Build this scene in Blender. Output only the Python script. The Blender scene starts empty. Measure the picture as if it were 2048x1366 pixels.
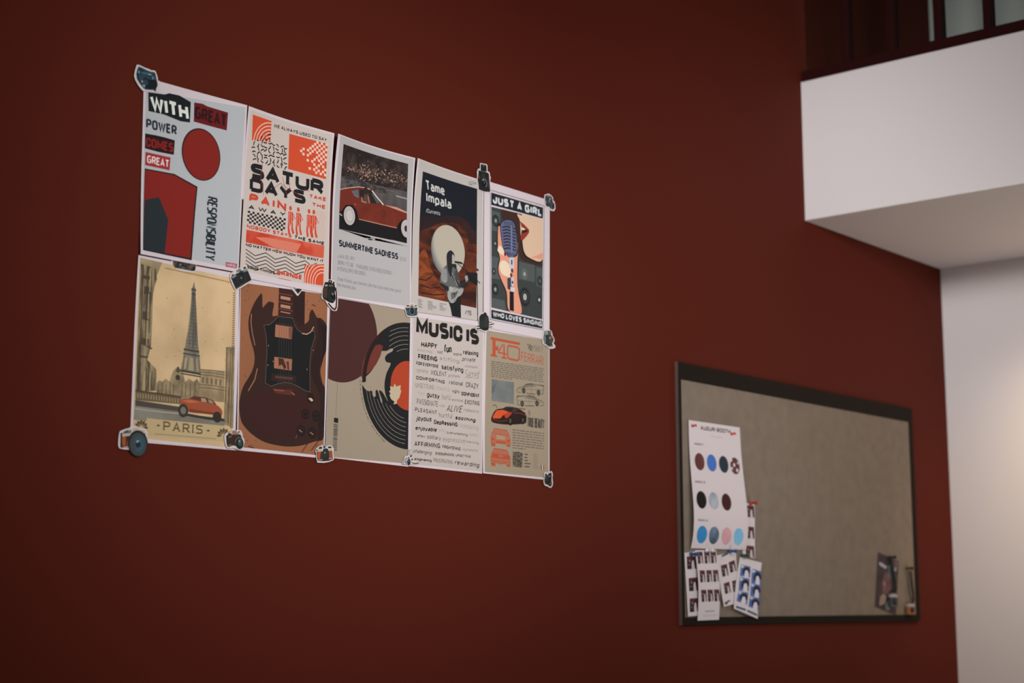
import bpy, bmesh, math, random
from mathutils import Vector, Matrix
random.seed(7)
C = bpy.context.scene.collection
SC = bpy.context.scene

# ------------------------------------------------------------------ camera
# World: the red wall is the plane y = 0 (room on the -y side), z up, floor z = 0.
FPX, YAW, PITCH, ROLL = 3220.93, 0.6934, 0.1613, -0.0008
Z0 = 1.7492                                   # height of the poster block's lower edge
CAM = Vector((-1.5385, -2.0508, Z0 - 0.2492))
fw = Vector((math.cos(YAW)*math.cos(PITCH), math.sin(YAW)*math.cos(PITCH), math.sin(PITCH)))
rt = Vector((math.sin(YAW), -math.cos(YAW), 0)); up = rt.cross(fw)
rt, up = rt*math.cos(ROLL) + up*math.sin(ROLL), up*math.cos(ROLL) - rt*math.sin(ROLL)
cd = bpy.data.cameras.new('camera'); cam = bpy.data.objects.new('camera', cd); C.objects.link(cam)
cd.sensor_width = 36; cd.lens = FPX/2048*36; cd.clip_start = 0.05
cam.matrix_world = Matrix(((rt.x, up.x, -fw.x, CAM.x), (rt.y, up.y, -fw.y, CAM.y), (rt.z, up.z, -fw.z, CAM.z), (0, 0, 0, 1)))
cd.dof.use_dof = True; cd.dof.focus_distance = 2.92; cd.dof.aperture_fstop = 3.6
SC.camera = cam

# ------------------------------------------------------------------ light
SC.view_settings.view_transform = 'Standard'; SC.view_settings.look = 'None'
SC.view_settings.gamma = 1; SC.view_settings.use_curve_mapping = False
SC.view_settings.exposure = 0.0
w = bpy.data.worlds.new('world'); SC.world = w; w.use_nodes = True
w.node_tree.nodes['Background'].inputs[0].default_value = (0.86, 0.92, 1.0, 1)
w.node_tree.nodes['Background'].inputs[1].default_value = 0.05
def area(name, loc, target, sx, sy, power, col):
    d = bpy.data.lights.new(name, 'AREA'); d.shape = 'RECTANGLE'; d.size = sx; d.size_y = sy; d.energy = power; d.color = col
    o = bpy.data.objects.new(name, d); C.objects.link(o); o.location = loc
    o.rotation_euler = (Vector(target) - Vector(loc)).to_track_quat('-Z', 'Y').to_euler()
    return o
# added soft overhead fill and added unseen spots, all behind and beside the photographer
area('overhead_fill', (-2.5, -2.5, 4.25), (-2.5, -2.5, 0), 1.2, 1.2, 50, (1.0, 0.97, 0.97))
def spot(name, loc, target, deg, power, col=(1.0, 0.965, 0.97), soft=0.35):
    d = bpy.data.lights.new(name, 'SPOT'); d.energy = power; d.color = col; d.spot_size = math.radians(deg); d.spot_blend = 1.0; d.shadow_soft_size = soft
    o = bpy.data.objects.new(name, d); C.objects.link(o); o.location = loc
    o.rotation_euler = (Vector(target) - Vector(loc)).to_track_quat('-Z', 'Y').to_euler()
spot('fill_spot_posters', (0, -4.5, 2.8), (0.42, 0, 2.0), 23, 570)  # added spot cones, here to the corner one; falloff stands in for lens vignetting
spot('fill_spot_wall', (0, -4.5, 2.8), (1.3, 0, 1.9), 24, 230)
spot('fill_spot_board', (-2, -4, 2.8), (1.9, 0, 2.2), 20, 300)
spot('fill_spot_gallery', (-3.5, -1.8, 3.0), (2.14, -0.04, 2.73), 12, 475)
spot('fill_spot_gallery_wide', (-3.0, -1.6, 3.0), (2.5, -0.25, 2.35), 35, 245)
spot('fill_spot_corner', (-3.5, -1.8, 2.6), (2.95, -0.34, 2.08), 10, 370)
# warm downlight under the gallery, right of the frame
spot('gallery_downlight', (2.62, -0.72, 2.46), (2.93, -0.66, 1.9), 110, 32, (1.0, 0.72, 0.44), 0.06)
spot('floor_bounce_fill', (1.7, -1.5, 0.6), (2.4, -0.5, 2.5), 100, 30, (1.0, 0.93, 0.88), 0.3)  # added fill aimed up at the soffit in place of floor bounce

# ------------------------------------------------------------------ helpers
def lin(c):
    return tuple(((v/255)/12.92 if v/255 <= 0.04045 else (((v/255)+0.055)/1.055)**2.4) for v in c)
PAPER = 0.80
def alb(obs, white):
    o, wl = lin(obs), lin(white)
    return tuple(min(0.9, max(0.002, PAPER*a/b)) for a, b in zip(o, wl))
MATS = {}
def mat(name, col, rough=0.6, spec=0.2, metallic=0.0, noise=None, bump=None):
    """noise = (second colour, scale, detail, low, high[, stretch]); bump = (scale, strength, distance)"""
    key = (name, tuple(round(v, 4) for v in col), rough, noise, bump)
    if key in MATS: return MATS[key]
    m = bpy.data.materials.new(name); m.use_nodes = True; nt = m.node_tree; b = nt.nodes['Principled BSDF']
    b.inputs['Base Color'].default_value = (*col, 1); b.inputs['Roughness'].default_value = rough
    b.inputs['Specular IOR Level'].default_value = spec; b.inputs['Metallic'].default_value = metallic
    if noise or bump:
        tc = nt.nodes.new('ShaderNodeTexCoord')
    if noise:
        c2, sc, det, lo, hi = noise[:5]
        mp = nt.nodes.new('ShaderNodeMapping'); nt.links.new(tc.outputs['Object'], mp.inputs[0])
        if len(noise) > 5: mp.inputs['Scale'].default_value = noise[5]
        n = nt.nodes.new('ShaderNodeTexNoise'); n.inputs['Scale'].default_value = sc; n.inputs['Detail'].default_value = det
        if len(noise) > 6: n.inputs['Distortion'].default_value = noise[6]
        nt.links.new(mp.outputs[0], n.inputs['Vector'])
        r = nt.nodes.new('ShaderNodeValToRGB'); r.color_ramp.elements[0].position = lo; r.color_ramp.elements[1].position = hi
        r.color_ramp.elements[0].color = (*col, 1); r.color_ramp.elements[1].color = (*c2, 1)
        nt.links.new(n.outputs['Fac'], r.inputs[0]); nt.links.new(r.outputs[0], b.inputs['Base Color'])
    if bump:
        n2 = nt.nodes.new('ShaderNodeTexNoise'); n2.inputs['Scale'].default_value = bump[0]; n2.inputs['Detail'].default_value = 4
        nt.links.new(tc.outputs['Object'], n2.inputs['Vector'])
        bp = nt.nodes.new('ShaderNodeBump'); bp.inputs['Strength'].default_value = bump[1]; bp.inputs['Distance'].default_value = bump[2]
        nt.links.new(n2.outputs['Fac'], bp.inputs['Height']); nt.links.new(bp.outputs[0], b.inputs['Normal'])
    MATS[key] = m
    return m
def tag(o, label=None, cat=None, group=None, kind=None):
    if label: o['label'] = label
    if cat: o['category'] = cat
    if group: o['group'] = group
    if kind: o['kind'] = kind
    return o
def empty(name, loc):
    o = bpy.data.objects.new(name, None); C.objects.link(o); o.location = loc; o.empty_display_size = 0.05
    return o
def wloc(o):
    v = Vector(o.location)
    return v + wloc(o.parent) if o.parent else v
def obj(name, bm, mats, parent=None, smooth=False):
    """link a bmesh in world coordinates as ONE mesh object, optionally as a part of parent"""
    if parent: bmesh.ops.translate(bm, vec=-wloc(parent), verts=bm.verts)
    me = bpy.data.meshes.new(name); bm.to_mesh(me); bm.free()
    for m in (mats if isinstance(mats, (list, tuple)) else [mats]): me.materials.append(m)
    if smooth:
        for p in me.polygons: p.use_smooth = True
    o = bpy.data.objects.new(name, me); C.objects.link(o)
    if parent: o.parent = parent
    return o
def box(bm, lo, hi, bevel=0.0):
    r = bmesh.ops.create_cube(bm, size=1.0)
    for v in r['verts']:
        v.co = Vector([lo[i] + (v.co[i] + 0.5)*(hi[i] - lo[i]) for i in range(3)])
    if bevel:
        es = {e for v in r['verts'] for e in v.link_edges}
        bmesh.ops.bevel(bm, geom=list(es), offset=bevel, segments=2, affect='EDGES', profile=0.6)
def lathe(bm, p0, axis, prof, seg=20):
    """prof = [(distance along axis, radius)]"""
    ax = Vector(axis).normalized(); a = ax.orthogonal().normalized(); b = ax.cross(a); rings = []
    for d, r in prof:
        rings.append([bm.verts.new(Vector(p0) + ax*d + (a*math.cos(t) + b*math.sin(t))*r) for t in [2*math.pi*k/seg for k in range(seg)]])
    for A, B in zip(rings, rings[1:]):
        for k in range(seg): bm.faces.new((A[k], A[(k+1) % seg], B[(k+1) % seg], B[k]))
    bm.faces.new(rings[0][::-1]); bm.faces.new(rings[-1])
def tube(bm, pts, r, seg=8):
    pts = [Vector(p) for p in pts]; rings = []
    for i, p in enumerate(pts):
        t = (pts[min(i+1, len(pts)-1)] - pts[max(i-1, 0)]).normalized()
        a = t.cross(Vector((0, 1, 0.01))).normalized(); b = t.cross(a)
        rings.append([bm.verts.new(p + (a*math.cos(k) + b*math.sin(k))*r) for k in [2*math.pi*j/seg for j in range(seg)]])
    for A, B in zip(rings, rings[1:]):
        for k in range(seg): bm.faces.new((A[k], A[(k+1) % seg], B[(k+1) % seg], B[k]))
    bm.faces.new(rings[0][::-1]); bm.faces.new(rings[-1])

def ray(px, py):
    return fw + rt*((px - 1024)/FPX) + up*((683 - py)/FPX)
def on_wall(px, py, lift=0.0):
    """the point of the plane y = -lift that the photograph shows at (px, py)"""
    d = ray(px, py); return CAM + d*((-lift - CAM.y)/d.y)
def to_px(P):
    d = P - CAM; z = d.dot(fw); return (1024 + FPX*d.dot(rt)/z, 683 - FPX*d.dot(up)/z)

# ------------------------------------------------------------------ paper and print
class Sheet:
    """a sheet of paper hung on the wall: corners TL TR BR BL, a base distance from the wall and a curl(u, v)"""
    def __init__(s, px, base, curl=None, W=0.21, H=0.297, n=(16, 20)):
        s.base = base; s.curl = curl or (lambda u, v: 0.0); s.W, s.H, s.n = W, H, n
        uv = ((0, 0), (1, 0), (1, 1), (0, 1))
        s.c = [on_wall(x, y, base + s.curl(u, v)) for (x, y), (u, v) in zip(px, uv)]
        s.flip = False
    def at(s, a, b, off=0.0):
        u, v = a/s.W, b/s.H
        # the sheet is piecewise flat on its grid, so print laid over it follows it exactly
        nu, nv = s.n
        def f(u, v):
            p = s.c[0].lerp(s.c[1], u).lerp(s.c[3].lerp(s.c[2], u), v)
            return Vector((p.x, -(s.base + s.curl(u, v)), p.z))
        i = min(nu-1, max(0, math.floor(u*nu + 1e-7))); j = min(nv-1, max(0, math.floor(v*nv + 1e-7)))
        fu, fv = u*nu - i, v*nv - j
        p = f(i/nu, j/nv).lerp(f((i+1)/nu, j/nv), fu).lerp(f(i/nu, (j+1)/nv).lerp(f((i+1)/nu, (j+1)/nv), fu), fv)
        p.y -= off
        return p
    def inv(s, px, py):
        a, b = s.W/2, s.H/2
        for _ in range(5):
            x, y = to_px(s.at(a, b)); h = 1e-3
            x1, y1 = to_px(s.at(a+h, b)); x2, y2 = to_px(s.at(a, b+h))
            A, B_, D, E_ = (x1-x)/h, (x2-x)/h, (y1-y)/h, (y2-y)/h; det = A*E_ - B_*D
            dx, dy = px - x, py - y
            a += (E_*dx - B_*dy)/det; b += (A*dy - D*dx)/det
        return (a, b)
    def paper(s, name, m, parent, t=0.00025):
        bm = bmesh.new(); nu, nv = s.n
        F = [[bm.verts.new(s.at(s.W*i/nu, s.H*j/nv)) for i in range(nu+1)] for j in range(nv+1)]
        K = [[bm.verts.new(s.at(s.W*i/nu, s.H*j/nv, -t)) for i in range(nu+1)] for j in range(nv+1)]
        for j in range(nv):
            for i in range(nu):
                bm.faces.new((F[j][i], F[j+1][i], F[j+1][i+1], F[j][i+1])); bm.faces.new((K[j][i], K[j][i+1], K[j+1][i+1], K[j+1][i]))
        ring = [(0, i) for i in range(nu)] + [(j, nu) for j in range(nv)] + [(nv, i) for i in range(nu, 0, -1)] + [(j, 0) for j in range(nv, 0, -1)]
        for k in range(len(ring)):
            (j, i), (j2, i2) = ring[k], ring[(k+1) % len(ring)]
            bm.faces.new((F[j][i], F[j2][i2], K[j2][i2], K[j][i]))
        return obj(name, bm, m, parent, smooth=False)
class Flat:
    """a flat die-cut sticker lying at a distance from the wall; its plane coordinates are wall x and -z"""
    def __init__(s, lift, o): s.lift = lift; s.o = o; s.n = None
    def at(s, a, b, off=0.0): return Vector((a + s.o[0], -(s.lift + off), s.o[1] - b))
    def inv(s, px, py):
        p = on_wall(px, py, s.lift); return (p.x - s.o[0], s.o[1] - p.z)

def clip_poly(P, Q):
    A = sum(Q[i][0]*Q[(i+1) % len(Q)][1] - Q[(i+1) % len(Q)][0]*Q[i][1] for i in range(len(Q)))
    if A < 0: Q = Q[::-1]
    for i in range(len(Q)):
        (x0, y0), (x1, y1) = Q[i], Q[(i+1) % len(Q)]
        side = lambda p: (x1-x0)*(p[1]-y0) - (y1-y0)*(p[0]-x0)
        out = []
        for k in range(len(P)):
            p, q = P[k], P[(k+1) % len(P)]; sp, sq = side(p), side(q)
            if sp >= 0: out.append(p)
            if (sp >= 0) != (sq >= 0):
                t = sp/(sp-sq); out.append((p[0]+(q[0]-p[0])*t, p[1]+(q[1]-p[1])*t))
        P = out
        if len(P) < 3: return []
    return P
STEP = 0.00006
# a plain stroke alphabet: strokes of "x,y" points on a grid 6 units high; ~ rounds the corners, @ also closes the stroke
GLYPH = {}
def _font(txt):
    for ln in txt.strip().split('\n'):
        c, w_, body = ln.split(' ', 2); st = []
        for b in body.split('|'):
            b = b.strip(); k = b[0] if b[0] in '~@' else ''
            st.append((k, [tuple(float(v) for v in p.split(',')) for p in b.lstrip('~@').split()]))
        GLYPH[c] = (float(w_), st)
_font("""
A 4 0,0 2,6 4,0|.7,1.9 3.3,1.9
B 3.8 0,0 0,6|~0,6 3.5,6 3.5,3.1 0,3.1|~0,3.1 3.8,3.1 3.8,0 0,0
C 3.8 ~3.8,4.3 3.8,6 0,6 0,0 3.8,0 3.8,1.7
D 4 0,0 0,6|~0,6 4,6 4,0 0,0
E 3.2 3.2,6 0,6 0,0 3.2,0|0,3.1 2.9,3.1
F 3.1 0,0 0,6 3.1,6|0,3 2.8,3
G 4 ~3.8,5.9 0,6 0,0 4,0 4,2.8|4,2.9 2.2,2.9
H 4 0,0 0,6|4,0 4,6|0,3.1 4,3.1
I 0 0,0 0,6
J 3 ~3,6 3,0 0,0 0,1.8
K 3.9 0,0 0,6|3.8,6 0,2.3|1.3,3.5 3.9,0
L 3 0,6 0,0 3,0
M 5 0,0 0,6 2.5,1.4 5,6 5,0
N 4 0,0 0,6 4,0 4,6
O 4 @0,0 4,0 4,6 0,6
P 3.8 0,0 0,6|~0,6 3.8,6 3.8,2.7 0,2.7
Q 4 @0,0 4,0 4,6 0,6|2.4,1.6 4.2,-.4
R 3.9 0,0 0,6|~0,6 3.7,6 3.7,2.8 0,2.8|1.9,2.8 3.9,0
S 3.8 ~3.6,5.9 0,6 0,3.1 3.8,3.1 3.8,0 .1,.1
T 3.8 0,6 3.8,6|1.9,6 1.9,0
U 4 ~0,6 0,0 4,0 4,6
V 4 0,6 2,0 4,6
W 6 0,6 1.5,0 3,5.4 4.5,0 6,6
X 4 0,0 4,6|0,6 4,0
Y 4 0,6 2,2.8 4,6|2,2.8 2,0
Z 3.6 0,6 3.6,6 0,0 3.6,0
0 3.6 @0,0 3.6,0 3.6,6 0,6
1 1.3 0,4.8 1.3,6 1.3,0
2 3.5 ~0,4.4 0,6 3.5,6 3.5,3.6 0,0|0,0 3.5,0
3 3.5 ~0,6 3.5,6 3.5,3.1 1,3.1|~1,3.1 3.5,3.1 3.5,0 0,0
4 3.8 2.8,0 2.8,6 0,1.6 3.8,1.6
5 3.5 3.3,6 .3,6 .2,3.5|~.2,3.5 3.5,3.6 3.5,0 0,0
7 3.4 0,6 3.4,6 1,0
8 3.6 @.2,3.1 3.4,3.1 3.4,6 .2,6|@0,0 3.6,0 3.6,3.1 0,3.1
9 3.6 @0,2.6 3.6,2.6 3.6,6 0,6|~3.6,4 3.6,0 .2,0
a 3.1 ~.4,4.25 3.1,4.3 3.1,0|@3.1,2.5 0,2.5 0,0 3.1,0
b 3.3 0,6.2 0,0|@0,0 3.3,0 3.3,4.3 0,4.3
c 3 ~3,3.1 3,4.3 0,4.3 0,0 3,0 3,1.2
d 3.3 3.3,6.2 3.3,0|@0,0 3.3,0 3.3,4.3 0,4.3
e 3.3 0,2.2 3.3,2.2|~3.3,2.2 3.3,4.3 0,4.3 0,0 3.1,.05
f 2.3 ~2.3,6.2 .8,6.2 .8,0|0,4.2 2.2,4.2
g 3.3 @0,0 3.3,0 3.3,4.3 0,4.3|~3.3,4.3 3.3,-1.8 .2,-1.8
h 3.2 0,6.2 0,0|~0,2.9 0,4.3 3.2,4.3 3.2,0
i 0 0,0 0,4.3|0,5.4 0,6.2
j 1 ~1,4.3 1,-1.8 0,-1.8|1,5.4 1,6.2
k 3.2 0,0 0,6.2|3,4.3 0,1.7|1.1,2.7 3.2,0
l 0 0,0 0,6.2
m 5 0,0 0,4.3|~0,2.9 0,4.3 2.5,4.3 2.5,0|~2.5,2.9 2.5,4.3 5,4.3 5,0
n 3.2 0,0 0,4.3|~0,2.9 0,4.3 3.2,4.3 3.2,0
o 3.3 @0,0 3.3,0 3.3,4.3 0,4.3
p 3.3 0,-1.8 0,4.3|@0,0 3.3,0 3.3,4.3 0,4.3
q 3.3 3.3,-1.8 3.3,4.3|@0,0 3.3,0 3.3,4.3 0,4.3
r 2 0,0 0,4.3|~0,2.8 0,4.3 2,4.3
s 3 ~2.8,4.25 0,4.3 0,2.25 3,2.25 3,0 .1,.05
t 2.3 ~.8,5.6 .8,0 2.3,0|0,4.2 2.2,4.2
u 3.2 ~0,4.3 0,0 3.2,0 3.2,4.3|3.2,1.4 3.2,0
v 3.2 0,4.3 1.6,0 3.2,4.3
w 4.8 0,4.3 1.2,0 2.4,3.8 3.6,0 4.8,4.3
x 3.2 0,0 3.2,4.3|0,4.3 3.2,0
y 3.2 0,4.3 1.6,0|3.2,4.3 1.1,-1.8
z 3 0,4.3 3,4.3 0,0 3,0
- 2 0,2.7 2,2.7
’ 0 0,5 0,6
/ 2.2 0,-.4 2.2,6.2
. 0 0,0 0,.5
""")
def rounded(P, R, closed):
    out = []; n = len(P); P = [Vector(p) for p in P]
    for i, p in enumerate(P):
        if not closed and i in (0, n-1): out.append(p); continue
        a, b = P[i-1] - p, P[(i+1) % n] - p
        r1 = min(R, a.length*(.5 if closed or i > 1 else .98)); r2 = min(R, b.length*(.5 if closed or i < n-2 else .98))
        A_, B_ = p + a.normalized()*r1, p + b.normalized()*r2
        for k in range(6):
            t = k/5; q = .78    # a curve a little fuller than a parabola
            out.append((A_*(1-t)**2 + p*(2*t*(1-t)*q*1.35) + B_*t*t)/((1-t)**2 + 2*t*(1-t)*q*1.35 + t*t))
    return out
def skeleton(text, w, spacing, R):
    """list of (points, closed), total width and top of a line of lettering, stroke weight w in grid units"""
    S, x, top = [], 0.0, 0.0
    for c in text:
        if c == ' ': x += 2.4*spacing + w*.5; continue
        gw, st = GLYPH[c]; x += w/2
        top = max([top] + [p[1] for _k, P in st for p in P])
        for k, P in st:
            P = [(px + x, py) for px, py in P]
            if k: P = rounded(P, R, k == '@')
            S.append(([tuple(p) for p in P], k == '@'))
        x += gw + w/2 + 1.15*spacing
    return S, x - 1.15*spacing, top
class Art:
    """flat print collected shape by shape in the photograph's detail frame Z = (x, y, scale) and laid on a surface"""
    def __init__(s, surf, Z, white):
        s.f, s.Z, s.white = surf, Z, white; s.parts = {}; s.clip = None; s.layer = {}; s.cur = 'illustration'; s.nt = 0; s.k = 0
    def part(s, name): s.cur = name; return s
    def px(s, x, y): return (s.Z[0] + x*s.Z[2], s.Z[1] + y*s.Z[2])
    def m(s, p): return s.f.inv(*s.px(*p))
    def ink(s, col, **k):
        if not isinstance(col, tuple): return col
        return mat('ink', alb(col, s.white), 0.55, 0.15, **k)
    def ink2(s, c1, c2, scale, detail=4, lo=0.35, hi=0.65, stretch=(1, 1, 1), dist=0.0):
        return mat('ink', alb(c1, s.white), 0.55, 0.15, noise=(alb(c2, s.white), scale, detail, lo, hi, stretch, dist))
    def set_clip(s, quad): s.clip = [s.m(p) for p in quad] if quad else None
    def raw(s, L, col, P):
        if s.clip: P = clip_poly(P, s.clip)
        if len(P) >= 3:
            s.k += 1; s.parts.setdefault(s.cur, []).append((L + (s.k % 12)*.06, s.ink(col), P, None))   # a hair apart, so no two prints coincide
    def poly(s, L, col, pts): s.raw(L, col, [s.m(p) for p in pts])
    def spoly(s, L, col, pts):
        """a polygon with softly curved sides"""
        P = [Vector(s.m(p)) for p in pts]; n = len(P); out = []
        for i in range(n):
            p0, p1, p2, p3 = P[i-1], P[i], P[(i+1) % n], P[(i+2) % n]
            for k in range(4):
                t = k/4; out.append(tuple(.5*(2*p1 + (p2-p0)*t + (2*p0 - 5*p1 + 4*p2 - p3)*t*t + (3*p1 - p0 - 3*p2 + p3)*t*t*t)))
        s.raw(L, col, out)
    def line(s, L, col, pts, wmm, closed=False):
        s.stroke(L, col, [s.m(p) for p in pts], wmm/1000, closed)
    def stroke(s, L, col, P, w, closed=False):
        P = [Vector(p) for p in P]; n = len(P)
        if n < 2: return
        def nrm(a, b):
            d = (b - a); d = d.normalized() if d.length > 1e-9 else Vector((1, 0)); return Vector((-d.y, d.x))
        N = []
        for i in range(n):
            a = nrm(P[i-1], P[i]) if (i or closed) else None; b = nrm(P[i], P[(i+1) % n]) if (i < n-1 or closed) else None
            if a is None: N.append(b)
            elif b is None: N.append(a)
            else:
                t = a + b; t = t.normalized() if t.length > 0.2 else a
                N.append(t/max(0.5, t.dot(a)))
        for i in range(n if closed else n-1):
            j = (i+1) % n
            q = [P[i] + N[i]*w/2, P[j] + N[j]*w/2, P[j] - N[j]*w/2, P[i] - N[i]*w/2]
            cr = [(q[(k+1) % 4] - q[k]).cross(q[(k+2) % 4] - q[(k+1) % 4]) for k in range(4)]
            if min(cr) < 0 < max(cr):       # a tight bend: plain rectangle and round joints instead of a folded mitre
                nn = nrm(P[i], P[j])*w/2; q = [P[i] + nn, P[j] + nn, P[j] - nn, P[i] - nn]
                for jt in ((i,) if i else ()) + ((j,) if j < n-1 else ()):
                    s.raw(L, col, [(P[jt].x + w/2*math.cos(t*math.pi/6), P[jt].y + w/2*math.sin(t*math.pi/6)) for t in range(12)])
            s.raw(L, col, [tuple(p) for p in q])
    def disc(s, L, col, c, r, ry=None, n=40):
        a, b = s.m(c); r /= 1000; ry = ry/1000 if ry else r
        s.raw(L, col, [(a + r*math.cos(2*math.pi*k/n), b + ry*math.sin(2*math.pi*k/n)) for k in range(n)])
    def ring(s, L, col, c, r0, r1, a0=0, a1=360, n=None):
        """angles in degrees, 0 = right, 90 = up; radii in millimetres"""
        a, b = s.m(c); n = n or max(4, int(abs(a1-a0)/8))
        for k in range(n):
            t0, t1 = [math.radians(a0 + (a1-a0)*q/n) for q in (k, k+1)]
            g = lambda r, t: (a + r/1000*math.cos(t), b - r/1000*math.sin(t))
            s.raw(L, col, [g(r0, t0), g(r1, t0), g(r1, t1), g(r0, t1)])
    def crescent(s, L, col, c, R, t, a0, a1):
        """sickle inside a circle of radius R mm, t mm thick in its middle"""
        a, b = s.m(c); n = 26; g = lambda r, d: (a + r/1000*math.cos(math.radians(d)), b - r/1000*math.sin(math.radians(d)))
        an = [a0 + (a1-a0)*k/n for k in range(n+1)]
        s.raw(L, col, [g(R, d) for d in an] + [g(R - t*math.sin(math.pi*k/n)**.8 - .05, an[k]) for k in range(n-1, 0, -1)])
    def text(s, L, col, txt, p0, p1, pt, w=0.8, shear=0.0, spacing=None, R=1.9, serif=0.0):
        """baseline p0 -> p1, pt = top of the first letter, w = stroke weight (cap height 6)"""
        S, W, top = skeleton(txt, w, spacing or (1.0 if w < 1.2 else .62), R)
        o, e, t = Vector(s.m(p0)), Vector(s.m(p1)), Vector(s.m(pt))
        ex, ey = (e - o)/max(W, .1), (t - o)/top
        k = (top - w)/top; wid = w*ey.length*min(1.15, max(.6, (ex.length/ey.length)**.6))
        f = lambda p: tuple(o + ex*(p[0] + shear*p[1]) + ey*(w/2 + p[1]*k))
        s.nt += 1; keep, s.cur = s.cur, (s.cur, s.nt)
        for P, closed in S:
            s.stroke(L, col, [f(p) for p in P], wid, closed)
            if serif and not closed:
                for q in (P[0], P[-1]):
                    if q[1] < .5 or q[1] > 5.5: s.stroke(L, col, [f((q[0] - serif, q[1])), f((q[0] + serif, q[1]))], wid*.5)
        s.cur = keep
    def check(s, L, col, q, nx, ny, fn):
        A, B, Cc, D = [Vector(s.m(p)) for p in q]
        g = lambda u, v: tuple(A.lerp(B, u).lerp(D.lerp(Cc, u), v))
        for i in range(nx):
            for j in range(ny):
                if fn(i, j): s.raw(L, col, [g(i/nx, j/ny), g((i+1)/nx, j/ny), g((i+1)/nx, (j+1)/ny), g(i/nx, (j+1)/ny)])
    def build(s, parent, base=0):
        res = {}
        for name, items in s.parts.items():
            if isinstance(name, tuple): name = name[0]
            bm = bmesh.new(); mats = []
            for L, m, P, F in items:
                if m not in mats: mats.append(m)
                mi = mats.index(m); vs = [bm.verts.new((p[0], p[1], L*0.01)) for p in P]
                if F is None:
                    A = sum(P[i][0]*P[(i+1) % len(P)][1] - P[(i+1) % len(P)][0]*P[i][1] for i in range(len(P)))
                    fs = []
                    try: fs = [bm.faces.new(vs if A < 0 else vs[::-1])]; fs[0].normal_update()
                    except ValueError: pass
                    if fs and len(P) > 4: fs = bmesh.ops.triangulate(bm, faces=fs, ngon_method='EAR_CLIP')['faces']
                else:
                    fs = []
                    for f in F:
                        try: fs.append(bm.faces.new([vs[i] for i in f]))
                        except ValueError: pass
                for f in fs: f.material_index = mi
            if s.f.n:
                for k in range(2):
                    n = s.f.n[k]; size = (s.f.W, s.f.H)[k]
                    for i in range(1, n):
                        co = [0, 0, 0]; co[k] = size*i/n; no = [0, 0, 0]; no[k] = 1
                        bmesh.ops.bisect_plane(bm, geom=bm.verts[:] + bm.edges[:] + bm.faces[:], plane_co=co, plane_no=no, dist=1e-7)
            for v in bm.verts: v.co = s.f.at(v.co.x, v.co.y, STEP*(2 + base + v.co.z*100))
            for f in bm.faces:
                f.normal_update()
                if f.normal.y > 0: f.normal_flip()
            res.setdefault(name, obj(name, bm, mats, parent))
        return res
def corner_curl(tl=0, tr=0, bl=0, br=0, r=0.75, mid=0.0):
    def f(u, v):
        o = 0
        for a, cu, cv in ((tl, 0, 0), (tr, 1, 0), (bl, 0, 1), (br, 1, 1)):
            if a:
                t = max(0, 1 - math.hypot(abs(u-cu), abs(v-cv)*1.41)/r); o += a*t*t
        return o + mid*math.sin(math.pi*u)*math.sin(math.pi*v)
    return f
# ------------------------------------------------------------------ the setting
XC, XB, ZT, ZB = 2.9526, 2.1384, Z0 + 1.1267, Z0 + 0.7463     # back wall, gallery face, gallery top and underside
red = mat('red_wall_paint', (0.106, 0.0150, 0.0068), 0.75, 0.12, bump=(160, 0.12, 0.001))
white = mat('white_wall_paint', (0.74, 0.705, 0.70), 0.8, 0.1, bump=(140, 0.08, 0.001))
maroon = mat('maroon_frame_paint', (0.024, 0.0032, 0.0028), 0.65, 0.08)
def slab(name, lo, hi, m, kind='structure'):
    bm = bmesh.new(); box(bm, lo, hi); return tag(obj(name, bm, m), kind=kind)
tag(slab('wall_left', (-5.0, 0.0, 0.0), (XC + 0.15, 0.15, 4.3), red), 'dark red painted wall carrying the posters and the pin board', 'wall')
tag(slab('wall_back', (XC, -5.6, 0.0), (XC + 0.15, 0.0, 4.3), white), 'white wall under and behind the gallery', 'wall')
tag(slab('floor', (-7.0, -5.6, -0.1), (XC + 0.15, 0.15, 0.0), mat('floor_tiles', (0.55, 0.50, 0.44), 0.5, 0.3)), 'beige floor of the room', 'floor')
tag(slab('ceiling', (-7.0, -5.6, 4.3), (XC + 0.15, 0.15, 4.4), white), 'white ceiling high above the room', 'ceiling')
bm = bmesh.new(); box(bm, (XB, -5.6, ZB), (XC, 0.0, ZT), 0.004)
tag(obj('gallery_slab', bm, white), 'white gallery slab jutting from the back wall, top right', 'gallery', kind='structure')
# uneven white paint bead where the red paint meets the gallery and the white wall
def bead(name, pts, wid, seed, label):
    r = random.Random(seed); bm = bmesh.new(); A = []; n = 60
    P = [Vector(p) for p in pts]; ln = (P[1]-P[0]).length; d = (P[1]-P[0]).normalized(); nn = Vector((0, 1, 0)).cross(d)
    wob = 0
    for i in range(n+1):
        wob = wob*0.6 + r.uniform(-1, 1)*wid*0.35
        c = P[0] + d*ln*i/n; w_ = max(wid*0.25, wid + wob)
        A.append([bm.verts.new(c + Vector((0, -0.0002, 0))), bm.verts.new(c + nn*w_*0.5 + Vector((0, -0.0022, 0))), bm.verts.new(c + nn*w_ + Vector((0, -0.0002, 0)))])
    for a, b in zip(A, A[1:]):
        for k in (0, 1): bm.faces.new((a[k], a[k+1], b[k+1], b[k]))
    bmesh.ops.recalc_face_normals(bm, faces=bm.faces)
    tag(obj(name, bm, white), label, 'paint edge', kind='structure')
bead('trim_1', ((XC, 0, ZB), (XB, 0, ZB)), 0.004, 3, 'thin uneven white paint edge under the gallery')
bead('trim_2', ((XB, 0, ZB), (XB, 0, ZT)), 0.0025, 4, 'thin uneven white paint edge beside the gallery front')
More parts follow.
